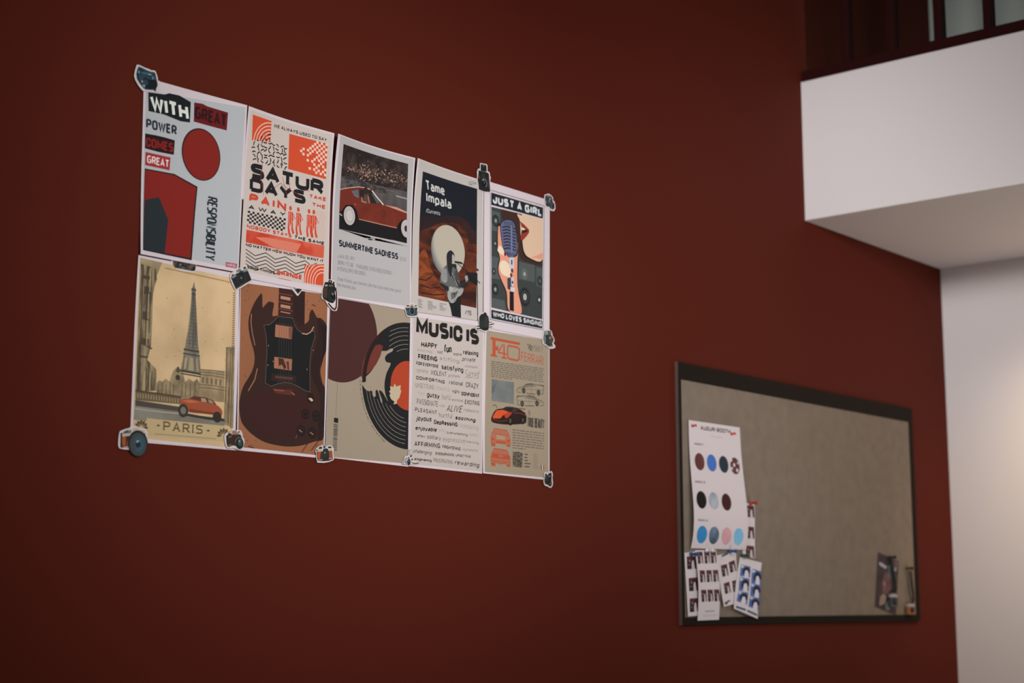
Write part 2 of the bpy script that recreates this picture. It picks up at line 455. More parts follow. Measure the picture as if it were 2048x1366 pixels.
bead('trim_3', ((XC, 0, 0.6), (XC, 0, ZB)), 0.0025, 5, 'thin uneven white paint edge in the room corner')
# glazed screen standing on the gallery edge
win = tag(empty('window_1', (XB + 0.03, -1.5, ZT)), 'dark maroon framed glazing standing on the gallery edge', 'window', kind='structure')
g = bpy.data.materials.new('clear_glass'); g.use_nodes = True; nt = g.node_tree; nt.nodes.clear()
o_ = nt.nodes.new('ShaderNodeOutputMaterial'); mx = nt.nodes.new('ShaderNodeMixShader'); tr_ = nt.nodes.new('ShaderNodeBsdfTransparent'); gl = nt.nodes.new('ShaderNodeBsdfGlossy'); fr = nt.nodes.new('ShaderNodeFresnel')
tr_.inputs[0].default_value = (0.93, 0.98, 0.955, 1); gl.inputs['Roughness'].default_value = 0.05; fr.inputs[0].default_value = 1.3
nt.links.new(fr.outputs[0], mx.inputs[0]); nt.links.new(tr_.outputs[0], mx.inputs[1]); nt.links.new(gl.outputs[0], mx.inputs[2]); nt.links.new(mx.outputs[0], o_.inputs[0])
bm = bmesh.new(); box(bm, (XB + 0.004, -5.5, ZT), (XB + 0.055, 0.0, ZT + 0.03), 0.003); obj('bottom_rail', bm, maroon, win)
bm = bmesh.new(); box(bm, (XB + 0.004, -5.5, ZT + 1.0), (XB + 0.055, 0.0, ZT + 1.04), 0.003); obj('top_rail', bm, maroon, win)
MUL = [-0.124 - 0.131*k for k in range(24)]
for y in MUL:
    bm = bmesh.new(); box(bm, (XB + 0.012, y - 0.0095, ZT + 0.03), (XB + 0.048, y + 0.0095, ZT + 1.0), 0.002); obj('mullion', bm, maroon, win)
ys = [0.0] + MUL
for a, b in zip(ys, ys[1:]):
    bm = bmesh.new(); box(bm, (XB + 0.028, b + 0.005, ZT + 0.026), (XB + 0.032, a - (0.005 if a < 0 else -0.002), ZT + 1.004)); obj('glass_pane', bm, g, win)
# ------------------------------------------------------------------ the ten posters
W_ = {1: (205, 200, 200), 2: (215, 212, 211), 3: (223, 219, 217), 4: (226, 222, 222), 5: (223, 218, 217), 6: (203, 199, 198), 7: (213, 210, 209), 8: (220, 217, 215), 9: (224, 220, 219), 10: (219, 215, 214)}
paper = mat('poster_paper', (0.725, 0.645, 0.67), 0.6, 0.15)
UP, LO = 0.0023, 0.0009
SHEETS = {
 1: Sheet([(288, 154), (494.5, 210.5), (484, 546), (281.5, 508)], UP, corner_curl(bl=0.004, tr=0.003), n=(36, 40)),
 2: Sheet([(497.7, 212), (669, 266.5), (656.5, 589), (476.5, 553)], UP, corner_curl(tl=0.006, tr=0.008), n=(36, 40)),
 3: Sheet([(676.5, 267), (830.6, 316), (822, 622), (661, 592)], UP, corner_curl(tl=0.011, tr=0.008), n=(36, 40)),
 4: Sheet([(835.6, 316), (967.5, 362), (965.5, 642), (822.5, 622)], UP, corner_curl(tl=0.010), n=(36, 40)),
 5: Sheet([(968.5, 360), (1099.5, 401), (1099, 681), (967, 654)], UP, corner_curl(mid=0.002), n=(36, 40)),
 6: Sheet([(277, 510), (479, 548), (473.5, 901), (260, 883)], LO, corner_curl(tl=0.003), n=(36, 40)),
 7: Sheet([(481, 556), (661, 584), (650, 917), (470, 900)], LO),
 8: Sheet([(660.5, 584), (826, 616), (817, 933.5), (648.5, 914)], LO),
 9: Sheet([(826.5, 616), (969, 640), (964.5, 947.5), (816.5, 932)], LO),
 10: Sheet([(969.5, 650), (1099, 676), (1099, 960.5), (966, 946.5)], LO, corner_curl(bl=0.003), n=(36, 40)),
}
ZF = {1: (250, 110, .32953), 2: (470, 190, .31474), 3: (650, 250, .28531), 4: (810, 300, .26354), 5: (950, 320, .27821),
      6: (230, 490, .31469), 7: (450, 520, .3073), 8: (630, 570, .28534), 9: (800, 590, .27068), 10: (950, 640, .25641)}
GP = 'posters taped to the red wall in two rows of five'
def poster(k, name, label):
    S = SHEETS[k]; root = tag(empty(name, tuple((S.c[3] + S.c[2])/2)), label, 'poster', GP)
    S.paper('paper_sheet', paper, root)
    return root, Art(S, ZF[k], W_[k])
# -- poster 1: words around a plain red-and-dark stand-in for its figure
root, A = poster(1, 'quote_poster', 'pale blue-grey poster with red shapes and the words WITH GREAT POWER')
A.part('background_print').poly(0, (168, 168, 170), [(126, 215), (730, 318), (684, 1296), (108, 1180)])
A.part('illustration')
A.poly(1, (24, 26, 30), [(141, 226), (240, 240), (268, 232), (330, 246), (399, 286), (394, 410), (336, 402), (238, 362), (142, 340)])
A.poly(1, (98, 24, 26), [(420, 288), (470, 296), (500, 312), (625, 350), (617, 458), (540, 438), (417, 404)])
A.poly(1, (34, 18, 20), [(122, 476), (190, 488), (240, 500), (302, 518), (296, 606), (200, 588), (120, 566)])
A.poly(1, (150, 46, 50), [(124, 588), (276, 622), (270, 700), (121, 668)])
A.disc(1, (26, 28, 34), (462, 604), 40, 45); A.disc(2, (122, 32, 26), (463, 605), 38, 43)
A.poly(1, (26, 28, 34), [(119, 688), (300, 722), (440, 800), (425, 960), (404, 1246), (109, 1184)])
A.poly(2, (122, 32, 26), [(122, 696), (298, 730), (432, 806), (416, 960), (396, 1234), (112, 1176)])
A.poly(3, (36, 42, 46), [(120, 880), (205, 862), (262, 1000), (240, 1206), (111, 1176)])
A.part('lettering_line')
A.text(2, (208, 208, 198), 'WITH', (160, 336), (388, 400), (150, 240), 1.52)
A.text(2, (40, 16, 18), 'GREAT', (424, 388), (614, 444), (426, 304), 1.6)
A.text(2, (38, 42, 50), 'POWER', (128, 446), (314, 490), (128, 382), 1.6)
A.text(2, (128, 30, 26), 'COMES', (126, 558), (292, 594), (128, 496), 1.6)
A.text(2, (214, 196, 190), 'GREAT', (133, 655), (266, 686), (135, 606), 1.28)
A.text(2, (34, 42, 44), 'RESPONSIBILITY', (497, 856), (481, 1238), (565, 872), 1.35, 0, .5)
A.poly(1, (160, 66, 82), [(612, 1256), (680, 1268), (677, 1296), (610, 1284)])
A.text(2, (206, 180, 186), 'MARVEL', (617, 1281), (674, 1291), (618, 1262), 1.12)
A.build(root)

# -- poster 2: SATURDAYS typographic poster
root, A = poster(2, 'typography_poster', 'cream and orange lettering poster reading SATURDAYS, second from left in the upper row')
CR, OR, BK, RD = (196, 182, 172), (202, 76, 46), (34, 32, 34), (196, 70, 48)
bgq = [(98, 92), (618, 252), (590, 1232), (30, 1112)]
A.part('background_print').poly(0, CR, bgq)
A.part('illustration')
q = [(113, 124), (232, 166), (224, 300), (107, 286)]
A.poly(1, OR, q); A.set_clip(q)
for r in (11, 17, 23, 29, 35, 41): A.ring(2, (222, 180, 160), (228, 330), r, r+2, 70, 185)
A.set_clip(None)
rs = random.Random(2)
for i in range(9):
    for j in range(8):
        u, v = (i + rs.uniform(.3, .7))/9, (j + rs.uniform(.3, .7))/8
        if u + v < 0.42 or (u > .55 and v < .22): continue
        x, y = 108 + u*225, 215 + v*205 + u*58; t = rs.uniform(0, 3.14); l = 11; c, s_ = math.cos(t), math.sin(t); k = rs.choice((-5, 5, 4))
        A.line(2, BK, [(x - l*c, y - l*s_*1.2), (x - k*s_*.7, y + k*c), (x + l*c, y + l*s_*1.2)], 2.1)
q = [(345, 246), (588, 310), (578, 535), (337, 470)]
A.poly(1, OR, q)
A.check(2, (226, 190, 172), q, 17, 14, lambda i, j: (i + j) % 2 == 0 and rs.random() < max(0, min(.95, (i - 3)/9.0 - abs(j - 6)*.06)) and j not in (13,))
A.check(1, BK, [(82, 735), (323, 785), (316, 868), (73, 812)], 17, 6, lambda i, j: (i + j) % 2 == 0)
A.set_clip([(335, 690), (576, 745), (572, 925), (335, 880)])
for r in range(8, 60, 5): A.ring(1, (206, 132, 108), (478, 800), r, r+.7, -65, 75)
A.set_clip(None)
for x in (352, 402, 470, 500):     # four walking figures
    y = 705 + (x - 350)*.17
    A.disc(2, RD, (x, y + 14), 3.2, 4.2)
    A.poly(2, RD, [(x-13, y+34), (x+13, y+38), (x+19, y+92), (x+8, y+98), (x-15, y+96)])
    A.poly(2, RD, [(x-14, y+94), (x+4, y+98), (x-6, y+140), (x-2, y+176), (x-14, y+178), (x-18, y+138)])
    A.poly(2, RD, [(x, y+94), (x+14, y+98), (x+16, y+140), (x+24, y+174), (x+12, y+178), (x+4, y+140)])
    for d in (-6, 4): A.line(3, (226, 178, 158), [(x+d, y+40), (x+d*1.5, y+92), (x+d*.8, y+150)], .9)
    A.line(2, RD, [(x+13, y+42), (x+24, y+72), (x+30, y+84)], 1.6)
q = [(72, 855), (567, 958), (562, 1038), (68, 936)]
A.poly(1, A.ink2((204, 92, 70), (190, 62, 44), 18, 3, .45, .55), q)
A.poly(2, (212, 128, 106), [(200, 905), (420, 948), (390, 1000), (300, 984), (232, 962), (130, 905)])
for k in range(9): A.line(3, (198, 84, 62), [(150 + k*8, 899 + k*10.5), (566 - k*.5, 984 + k*6.5)], .5)
zz = [(68, 980), (128, 1022), (195, 1003), (255, 1045), (320, 1028), (385, 1070), (445, 1053), (482, 1084), (520, 1070)]
for k in range(5):
    pts = [(x, y + k*23) for x, y in zz if x + k*22 < 525]; A.line(1, BK, pts, 1.5)
q = [(440, 1080), (565, 1075), (560, 1212), (438, 1192)]
A.set_clip(q); A.disc(1, OR, (560, 1200), 53, 53, 60)
for r in (19, 25, 31, 37, 43, 48): A.ring(2, (226, 178, 158), (560, 1200), r, r+2, 80, 190)
A.set_clip(None)
for p in (((172, 430), (165, 520), (182, 640)), ((250, 590), (290, 560), (340, 600)), ((300, 520), (330, 640)), ((350, 560), (345, 600), (420, 640)), ((440, 600), (470, 612))): A.line(4, (150, 60, 48), p, .8)
A.line(1, (196, 110, 90), [(275, 1163), (355, 1180)], 1.2)
A.part('lettering_line')
A.text(2, BK, 'WE ALWAYS USED TO SAY', (246, 203), (581, 296), (249, 183), 1.2, 0, .7)
A.text(2, BK, 'SATUR', (93, 522), (566, 637), (97, 428), 1.6, 0, .05); A.text(2, BK, 'DAYS', (89, 607), (452, 698), (91, 520), 1.6, 0, .05)
A.text(2, RD, 'TAKE', (470, 653), (578, 677), (472, 629), 1.6); A.text(2, RD, 'THE', (487, 706), (574, 726), (489, 682), 1.6)
A.text(2, RD, 'PAIN', (86, 676), (326, 738), (90, 622), 1.7, 0, .9); A.text(2, BK, 'AWAY', (82, 722), (322, 775), (84, 696), 1.44, 0, 2.0)
A.text(2, RD, 'NOBODY STAYS', (73, 845), (358, 908), (76, 821), 1.5, 0, .7); A.text(2, BK, 'THE SAME', (374, 912), (566, 955), (377, 891), 1.5, 0, .7)
A.text(2, BK, 'NO MATTER HOW MUCH YOU WANT IT', (67, 960), (561, 1066), (69, 941), 1.52)
A.text(2, BK, 'SOME THINGS', (75, 1102), (252, 1140), (78, 1082), 1.52); A.text(2, RD, 'CHANGE', (263, 1142), (424, 1174), (266, 1112), 1.92)
A.build(root)

# -- poster 3: song poster with a red coupe
root, A = poster(3, 'song_poster', 'grey poster with a photo of a red car above the words SUMMERTIME SADNESS')
A.part('background_print').poly(0, (181, 175, 173), [(108, 74), (622, 238), (594, 1272), (45, 1192)])
A.part('illustration')
PQ = [(130, 133), (583, 273), (573, 830), (98, 728)]; A.set_clip(PQ)
A.poly(1, A.ink2((42, 35, 33), (78, 64, 58), 60, 8, .45, .75), PQ)
A.part('foliage_print')
for k in range(430):
    x = rs.uniform(135, 580); y = 255 + (x - 130)*.17 + rs.gauss(55, 42); rr = rs.uniform(2.5, 8)
    if y < 150 + (x - 130)*.3 or (x < 230 and y > 330): continue
    far = abs(y - (312 + (x - 130)*.17))/70; c = rs.choice(((150, 116, 100), (178, 140, 122), (112, 90, 80), (86, 70, 64))) if rs.random() > far else rs.choice(((66, 55, 51), (56, 46, 44), (78, 66, 61)))
    if 240 < x < 320 and rs.random() < .5: c = (160, 126, 110)
    A.poly(2, c, [(x + rr*rs.uniform(.5, 1.2)*math.cos(t), y + rr*rs.uniform(.6, 1.3)*math.sin(t)) for t in (0, 1.2, 2.4, 3.7, 5)])
A.part('illustration')
A.poly(3, A.ink2((74, 69, 68), (92, 86, 84), 40, 3), [(105, 355), (240, 400), (345, 420), (583, 470), (580, 640), (100, 560)])
A.poly(3, A.ink2((58, 53, 52), (112, 104, 100), 50, 5, .5, .7), [(105, 355), (200, 360), (330, 420), (420, 450), (430, 480), (110, 440)])
A.line(4, (168, 160, 152), [(498, 497), (580, 520)], 2); A.line(4, (120, 112, 106), [(430, 455), (490, 470)], 1)
A.poly(3, (30, 27, 28), [(95, 545), (583, 690), (583, 840), (95, 740)])
CAR = (112, 45, 34)
A.poly(5, CAR, [(98, 462), (150, 440), (235, 431), (290, 440), (345, 464), (412, 560), (500, 578), (583, 616), (583, 672), (545, 660), (515, 690), (500, 722), (380, 696), (235, 664), (222, 600), (190, 560), (145, 560), (112, 605), (98, 600)])
A.poly(6, A.ink2((102, 40, 30), (124, 52, 37), 24, 3), [(215, 555), (420, 600), (560, 640), (505, 690), (495, 716), (240, 658)])
A.line(6, (196, 160, 145), [(105, 452), (160, 441), (238, 434), (288, 442), (315, 452)], 1.6)
A.poly(6, (86, 100, 108), [(188, 462), (232, 452), (236, 508), (205, 492)]); A.line(7, (150, 130, 120), [(188, 462), (205, 494), (236, 509)], 1)
A.poly(6, (46, 36, 34), [(240, 450), (325, 458), (395, 556), (310, 546), (244, 518)])
A.poly(7, (84, 86, 86), [(345, 480), (385, 552), (360, 548), (325, 480)])
A.line(7, (206, 196, 188), [(328, 460), (366, 510), (408, 560)], 3)
A.disc(7, (54, 38, 34), (285, 462), 6, 7); A.poly(7, (92, 64, 54), [(275, 480), (302, 478), (318, 545), (302, 552), (250, 540), (248, 510), (270, 515)])
A.line(8, (168, 122, 102), [(255, 505), (258, 535), (288, 545)], 2.6); A.line(8, (168, 122, 102), [(300, 500), (310, 548)], 2.6)
A.poly(6, (198, 142, 120), [(412, 560), (500, 576), (583, 614), (583, 624), (500, 594)])
A.line(6, (176, 120, 98), [(238, 660), (380, 694), (502, 722)], 2); A.line(6, (196, 150, 130), [(205, 555), (270, 570)], 1.2)
A.disc(5, (26, 22, 22), (170, 634), 20, 23); A.disc(6, (186, 176, 170), (170, 636), 14.5, 17.5); A.disc(7, (150, 140, 134), (170, 636), 10, 12); A.disc(8, (196, 186, 180), (170, 636), 9, 11); A.disc(8, (40, 32, 32), (170, 634), 3, 4)
A.disc(5, (26, 22, 22), (566, 725), 20, 23); A.disc(6, (186, 176, 170), (568, 727), 14, 17); A.disc(7, (44, 36, 36), (568, 727), 5, 6)
A.line(6, (196, 186, 180), [(102, 622), (118, 636)], 2)
A.set_clip(None)
A.poly(4, (181, 175, 173), [(96, 728), (180, 752), (260, 775), (300, 798), (335, 806), (380, 800), (470, 806), (573, 830), (573, 850), (96, 750)])
A.poly(5, (40, 38, 40), [(300, 796), (335, 802), (328, 808), (305, 806)]); A.poly(5, (40, 38, 40), [(378, 798), (396, 802), (386, 812)])
A.part('lettering_line')
DK, GY = (22, 30, 38), (92, 88, 90)
A.text(2, DK, 'SUMMERTIME SADNESS', (96, 850), (511, 945), (98, 802), 1.6, 0, .45); A.text(2, GY, '2012', (522, 950), (567, 958), (524, 923), 0.42)
for t, p0, p1, pt in (('LANA DEL REY', (92, 930), (208, 951), (93, 904)), ('BORN TO DIE - PARADISE EXTENDED EDITION', (90, 976), (466, 1052), (91, 948)), ('INTERSCOPE RECORDS', (88, 1020), (285, 1057), (89, 993)),
                      ('Think I\u2019ll miss you forever Like the stars miss the sun in', (85, 1090), (530, 1177), (86, 1064)), ('the morning sky', (84, 1130), (214, 1156), (85, 1104))):
    A.text(2, GY, t, p0, p1, pt, .5)
A.build(root)

# -- poster 4: concert poster with moon and guitarist
root, A = poster(4, 'concert_poster', 'dark and rust poster with a guitarist before a pale moon, fourth in the upper row')
A.part('background_print').poly(0, (194, 184, 178), [(108, 72), (588, 242), (590, 1300), (40, 1222)])
A.part('illustration')
PQ = [(135, 162), (547, 295), (541, 1200), (100, 1105)]; A.set_clip(PQ)
A.poly(1, (29, 32, 40), PQ)
A.poly(2, A.ink2((40, 32, 36), (62, 36, 32), 14, 4, .4, .7), [(90, 520), (160, 500), (240, 506), (330, 496), (410, 505), (470, 540), (510, 600), (560, 640), (560, 1210), (90, 1120)])
A.poly(3, A.ink2((54, 31, 27), (116, 56, 34), 12, 6, .38, .66, (1, 1, 2.2), 1.5), [(90, 640), (140, 604), (190, 590), (250, 560), (330, 548), (400, 562), (450, 610), (474, 660), (486, 720), (520, 712), (560, 724), (560, 1210), (90, 1120)])
A.poly(4, A.ink2((86, 42, 29), (148, 74, 39), 16, 6, .36, .62, (1, 1, 2.6), 2.0), [(90, 830), (120, 770), (150, 745), (170, 790), (180, 850), (202, 910), (224, 960), (250, 990), (280, 1012), (300, 1060), (318, 1110), (330, 1150), (330, 1170), (90, 1120)])
for p in (((110, 1020), (190, 1050), (260, 1040), (300, 1070)), ((105, 980), (160, 990), (200, 960)), ((120, 1085), (220, 1100), (300, 1095))): A.line(5, (50, 30, 28), p, 2.2)
A.poly(5, A.ink2((110, 50, 30), (60, 30, 28), 20, 4), [(465, 700), (548, 730), (548, 790), (470, 770)])
MC = (326, 764)
A.disc(6, (186, 174, 157), MC, 50, 51.5, 60)
for k, c in enumerate(((181, 170, 154), (174, 165, 150), (164, 157, 145), (154, 150, 140), (144, 146, 140), (130, 136, 133), (118, 125, 124), (106, 114, 115))):   # the moon's printed dark limb
    A.crescent(7 + k*.25, c, MC, 50.2, 17 - k*2.1, 140 + k*5, 300 - k*7)
A.set_clip([(90, 150), (548, 290), (548, 1300), (90, 1290)])
GB, GM, GL = (40, 41, 43), (98, 98, 98), (158, 156, 152)
A.poly(9, (30, 32, 37), [(462, 925), (548, 935), (548, 1030), (470, 985)])
A.poly(9, (32, 34, 37), [(318, 1118), (420, 1105), (423, 1274), (356, 1260), (345, 1200)])
A.spoly(9, GM, [(300, 885), (330, 870), (385, 880), (410, 985), (412, 1075), (360, 1110), (315, 1085), (302, 1035), (264, 1010), (268, 950)])
A.spoly(10, GL, [(278, 920), (312, 905), (318, 990), (300, 1005), (275, 985)])
A.poly(10, GB, [(264, 1005), (330, 1040), (345, 1075), (320, 1072), (268, 1028)]); A.poly(10, GB, [(330, 890), (352, 930), (410, 1020), (420, 1055), (385, 1010), (335, 930)])
A.spoly(11, GL, [(325, 1070), (370, 1040), (410, 1055), (430, 1035), (442, 1060), (425, 1100), (395, 1120), (375, 1155), (345, 1160), (322, 1120)]); A.poly(12, GM, [(345, 1085), (400, 1075), (380, 1120), (350, 1135)])
A.poly(11, GB, [(410, 1000), (455, 985), (472, 1000), (430, 1055)]); A.poly(12, GL, [(450, 960), (470, 950), (478, 985), (462, 1005)])
A.spoly(11, GB, [(330, 768), (350, 764), (368, 785), (374, 815), (352, 860), (386, 868), (384, 905), (360, 890), (345, 960), (330, 930), (318, 880), (314, 800)])
A.poly(12, (176, 168, 160), [(355, 792), (370, 800), (376, 835), (368, 852), (354, 842)])
A.line(13, GB, [(374, 850), (400, 853), (432, 860)], 4); A.line(12, GB, [(428, 858), (452, 880), (466, 920)], 1.6); A.line(12, GB, [(396, 862), (500, 950), (548, 975)], 1.6)
A.poly(13, (70, 70, 70), [(385, 905), (402, 930), (408, 985), (392, 990), (372, 940)]); A.line(13, GL, [(352, 935), (372, 975), (396, 1030)], 1.6)
for k in range(4): A.line(13, (72, 72, 72), [(284 + k*9, 912 - k*2), (280 + k*10, 992)], .7)
A.line(13, (60, 60, 60), [(372, 1052), (436, 1018), (468, 988)], .6); A.disc(13, (58, 58, 58), (372, 1092), 2.6, 3); A.disc(13, (62, 62, 62), (392, 1078), 1.6, 2); A.poly(13, (176, 168, 160), [(330, 1040), (352, 1036), (366, 1056), (350, 1074), (332, 1062)])
A.line(13, (24, 26, 30), [(372, 1130), (384, 1200), (390, 1262)], 1)
A.set_clip(None)
A.line(9, (44, 38, 38), [(541, 905), (556, 915)], 4); A.line(9, (36, 34, 36), [(525, 972), (568, 1012)], 2); A.line(9, (40, 34, 34), [(546, 1010), (551, 1296)], 2)
for x, y0, n, ln in ((98, 1132, 6, 40), (172, 1146, 6, 62), (262, 1165, 5, 46)):
    for i in range(n): A.line(1, (78, 74, 70), [(x, y0 + i*11.5), (x + ln*rs.uniform(.55, 1.2), y0 + i*11.5 + 8)], .9)
for p in (((480, 248), (505, 240), (540, 252)), ((485, 262), (510, 256), (538, 258)), ((488, 255), (512, 268))): A.line(1, (110, 106, 100), p, 1.2)
A.part('lettering_line')
TW = (206, 202, 198)
A.text(5, TW, 'Tame', (160, 302), (304, 349), (151, 224), 1.25, 0, .7); A.text(5, TW, 'Impala', (161, 393), (352, 451), (159, 316), 1.25, 0, .8); A.text(5, TW, '/Currents', (158, 474), (265, 497), (160, 442), 0.8)
A.text(5, (50, 46, 46), '/15', (455, 1245), (502, 1256), (457, 1211), 0.96)
A.build(root)

# -- poster 5: singer and microphone
root, A = poster(5, 'singing_poster', 'poster of a singer and vintage microphone under a JUST A GIRL banner')
A.part('background_print').line(0, (44, 46, 50), [(110, 216), (497, 330), (489, 1222), (108, 1146)], 1.1, True)
A.poly(0, (34, 38, 42), [(117, 234), (489, 343), (487, 422), (116, 322)]); A.poly(0, (34, 38, 42), [(117, 1076), (484, 1156), (483, 1212), (117, 1138)])
A.part('illustration')
PQ = [(117, 336), (487, 428), (483, 1146), (117, 1060)]; A.set_clip(PQ)
A.poly(1, (60, 65, 63), PQ)
for q in ([(117, 360), (180, 380), (178, 520), (117, 505)], [(117, 690), (185, 705), (180, 860), (117, 850)], [(315, 730), (430, 755), (430, 880), (312, 855)], [(440, 770), (486, 780), (486, 920), (440, 905)], [(117, 990), (210, 1010), (225, 1080), (117, 1060)]): A.poly(2, (82, 88, 86), q)
for c, r, c1, c2 in (((148, 437), 10.5, (40, 44, 44), (132, 142, 142)), ((144, 600), 6, (50, 52, 52), (190, 160, 158)), ((145, 930), 10, (34, 38, 38), (150, 156, 154)), ((355, 820), 9.5, (104, 106, 100), (172, 168, 160)), ((358, 985), 17, (38, 41, 41), (170, 168, 160)), ((461, 1006), 8, (46, 50, 48), (206, 204, 196)), ((465, 870), 9, (40, 44, 44), (96, 100, 96)), ((135, 800), 6, (40, 44, 44), (120, 126, 124))):
    A.disc(3, c1, c, r, r*1.15); A.ring(4, (74, 80, 78), c, r*.62, r*.72); A.disc(4, c2, c, r*.36, r*.42)
A.spoly(5, (66, 42, 37), [(195, 352), (300, 380), (345, 470), (330, 590), (352, 680), (400, 712), (486, 722), (486, 762), (400, 748), (330, 712), (300, 620), (270, 450), (200, 430)])
SK, SK2 = (222, 186, 156), (226, 152, 124)
A.spoly(6, (30, 26, 28), [(290, 380), (318, 384), (486, 425), (486, 722), (385, 712), (344, 672), (328, 590), (318, 440)])
A.spoly(7, SK, [(312, 386), (487, 428), (487, 712), (392, 704), (352, 660), (338, 580), (328, 560), (322, 440)])
A.poly(8, SK2, [(487, 664), (460, 680), (425, 692), (400, 702), (487, 714)])
A.poly(8, (150, 56, 40), [(321, 440), (350, 462), (386, 500), (388, 520), (372, 545), (338, 582), (326, 560), (330, 520), (350, 500), (332, 478)])
A.poly(9, (56, 30, 26), [(332, 505), (352, 498), (384, 508), (368, 520), (336, 528)]); A.poly(10, (226, 216, 204), [(337, 486), (352, 492), (360, 502), (338, 505)])
A.line(8, (36, 26, 26), [(312, 386), (335, 396)], 2.4)
A.spoly(8, (34, 30, 32), [(160, 470), (178, 462), (190, 560), (214, 690), (306, 680), (306, 900), (336, 1096), (238, 1086), (222, 960), (185, 866), (160, 790), (172, 700), (158, 640)])
A.spoly(9, SK2, [(165, 485), (186, 500), (200, 640), (236, 690), (300, 690), (302, 600), (306, 620), (303, 900), (334, 1098), (242, 1082), (226, 952), (188, 860), (166, 788), (178, 706), (164, 640)])
A.spoly(10, (236, 210, 182), [(163, 630), (180, 618), (232, 672), (216, 692), (166, 662)]); A.spoly(10, (236, 210, 182), [(175, 742), (215, 725), (266, 790), (252, 842), (190, 816)])
for c in ((214, 676), (264, 796), (258, 828)): A.disc(14, (120, 46, 38), c, 3.6, 4.6)
A.spoly(11, (30, 32, 42), [(177, 480), (184, 448), (205, 431), (232, 427), (266, 435), (289, 470), (302, 560), (303, 642), (297, 684), (265, 704), (233, 693), (201, 640), (186, 560)])
A.spoly(12, (98, 102, 132), [(182, 480), (189, 452), (207, 437), (232, 432), (263, 440), (284, 472), (297, 560), (298, 640), (292, 680), (264, 698), (237, 688), (206, 638), (191, 560)])
for i in range(8): A.line(13, (34, 36, 48), [(194 + i*2, 484 + i*22), (225 + i*2, 478 + i*22), (254, 487 + i*22)], 2.6); A.line(13, (34, 36, 48), [(268, 488 + i*22), (291, 498 + i*22)], 2.6)
for i in range(5): A.line(13, (34, 36, 48), [(208 + i*14, 440 + i*2), (212 + i*14, 466 + i*3)], 1.8); A.line(13, (34, 36, 48), [(226 + i*14, 660 + i*3), (240 + i*11, 684 + i*2)], 1.8)
A.line(13, (150, 154, 176), [(258, 470), (262, 670)], 1.2)
A.poly(12, (196, 194, 198), [(242, 700), (278, 700), (280, 785), (246, 780)]); A.poly(13, (34, 34, 38), [(258, 718), (266, 718), (266, 752), (258, 752)])
A.poly(12, (60, 64, 80), [(230, 850), (258, 845), (262, 940), (232, 925)]); A.poly(13, (196, 194, 198), [(255, 828), (276, 850), (276, 906), (258, 906)]); A.poly(13, (34, 34, 38), [(262, 870), (272, 870), (272, 890), (262, 888)])
A.poly(13, (206, 202, 204), [(252, 912), (286, 920), (282, 948), (253, 942)]); A.poly(12, (30, 30, 34), [(247, 944), (276, 950), (277, 1088), (247, 1080)])
A.set_clip(None)
A.part('lettering_line')
A.text(2, (210, 210, 212), 'JUST A GIRL', (127, 310), (480, 408), (128, 252), 1.75); A.text(2, (206, 206, 208), 'WHO LOVES SINGING', (127, 1124), (480, 1197), (128, 1088), 1.55)
A.build(root)
# -- poster 6: vintage Paris card
rs = random.Random(6)
root, A = poster(6, 'travel_poster', 'aged tan poster of a steel tower and an old red car, captioned PARIS')
TAN = (186, 160, 120)
PQ = [(160, 80), (770, 216), (748, 1290), (112, 1222)]
A.part('background_print').poly(0, A.ink2((170, 143, 106), (200, 169, 129), 9, 6, .28, .6), PQ)
A.part('illustration'); A.set_clip(PQ)
GD, GM, GL = (78, 68, 54), (112, 98, 76), (140, 124, 96)
A.poly(1, A.ink2((110, 100, 78), (158, 140, 104), 14, 5), [(160, 80), (300, 110), (262, 200), (240, 330), (160, 500)])
A.poly(2, A.ink2((66, 58, 48), (150, 131, 100), 40, 8, .36, .64, (2.5, 1, .5)), [(165, 118), (258, 150), (266, 215), (240, 300), (236, 480), (228, 640), (205, 730), (262, 790), (262, 925), (130, 935)])
for x, y0, y1 in ((180, 130, 720), (208, 140, 640), (232, 160, 560), (172, 300, 920), (150, 640, 930), (200, 780, 930), (236, 800, 925)): A.line(3, (66, 56, 44), [(x, y0), (x - (y1-y0)*.035, y1)], rs.uniform(.8, 2))
for x, y, w_, h in ((178, 190, 50, 30), (186, 260, 44, 60), (176, 420, 40, 60), (168, 590, 48, 50), (160, 700, 50, 20)): A.poly(3, (72, 62, 50), [(x, y), (x+w_, y+w_*.2), (x+w_*.8, y+h), (x-4, y+h-8)])
for x, y0, y1 in ((226, 150, 300), (214, 310, 470), (206, 480, 640), (188, 800, 920), (222, 815, 920)): A.line(4, (176, 154, 116), [(x, y0), (x - (y1-y0)*.04, y1)], 1.4)
A.line(3, (72, 62, 50), [(160, 620), (235, 660)], 2.5)
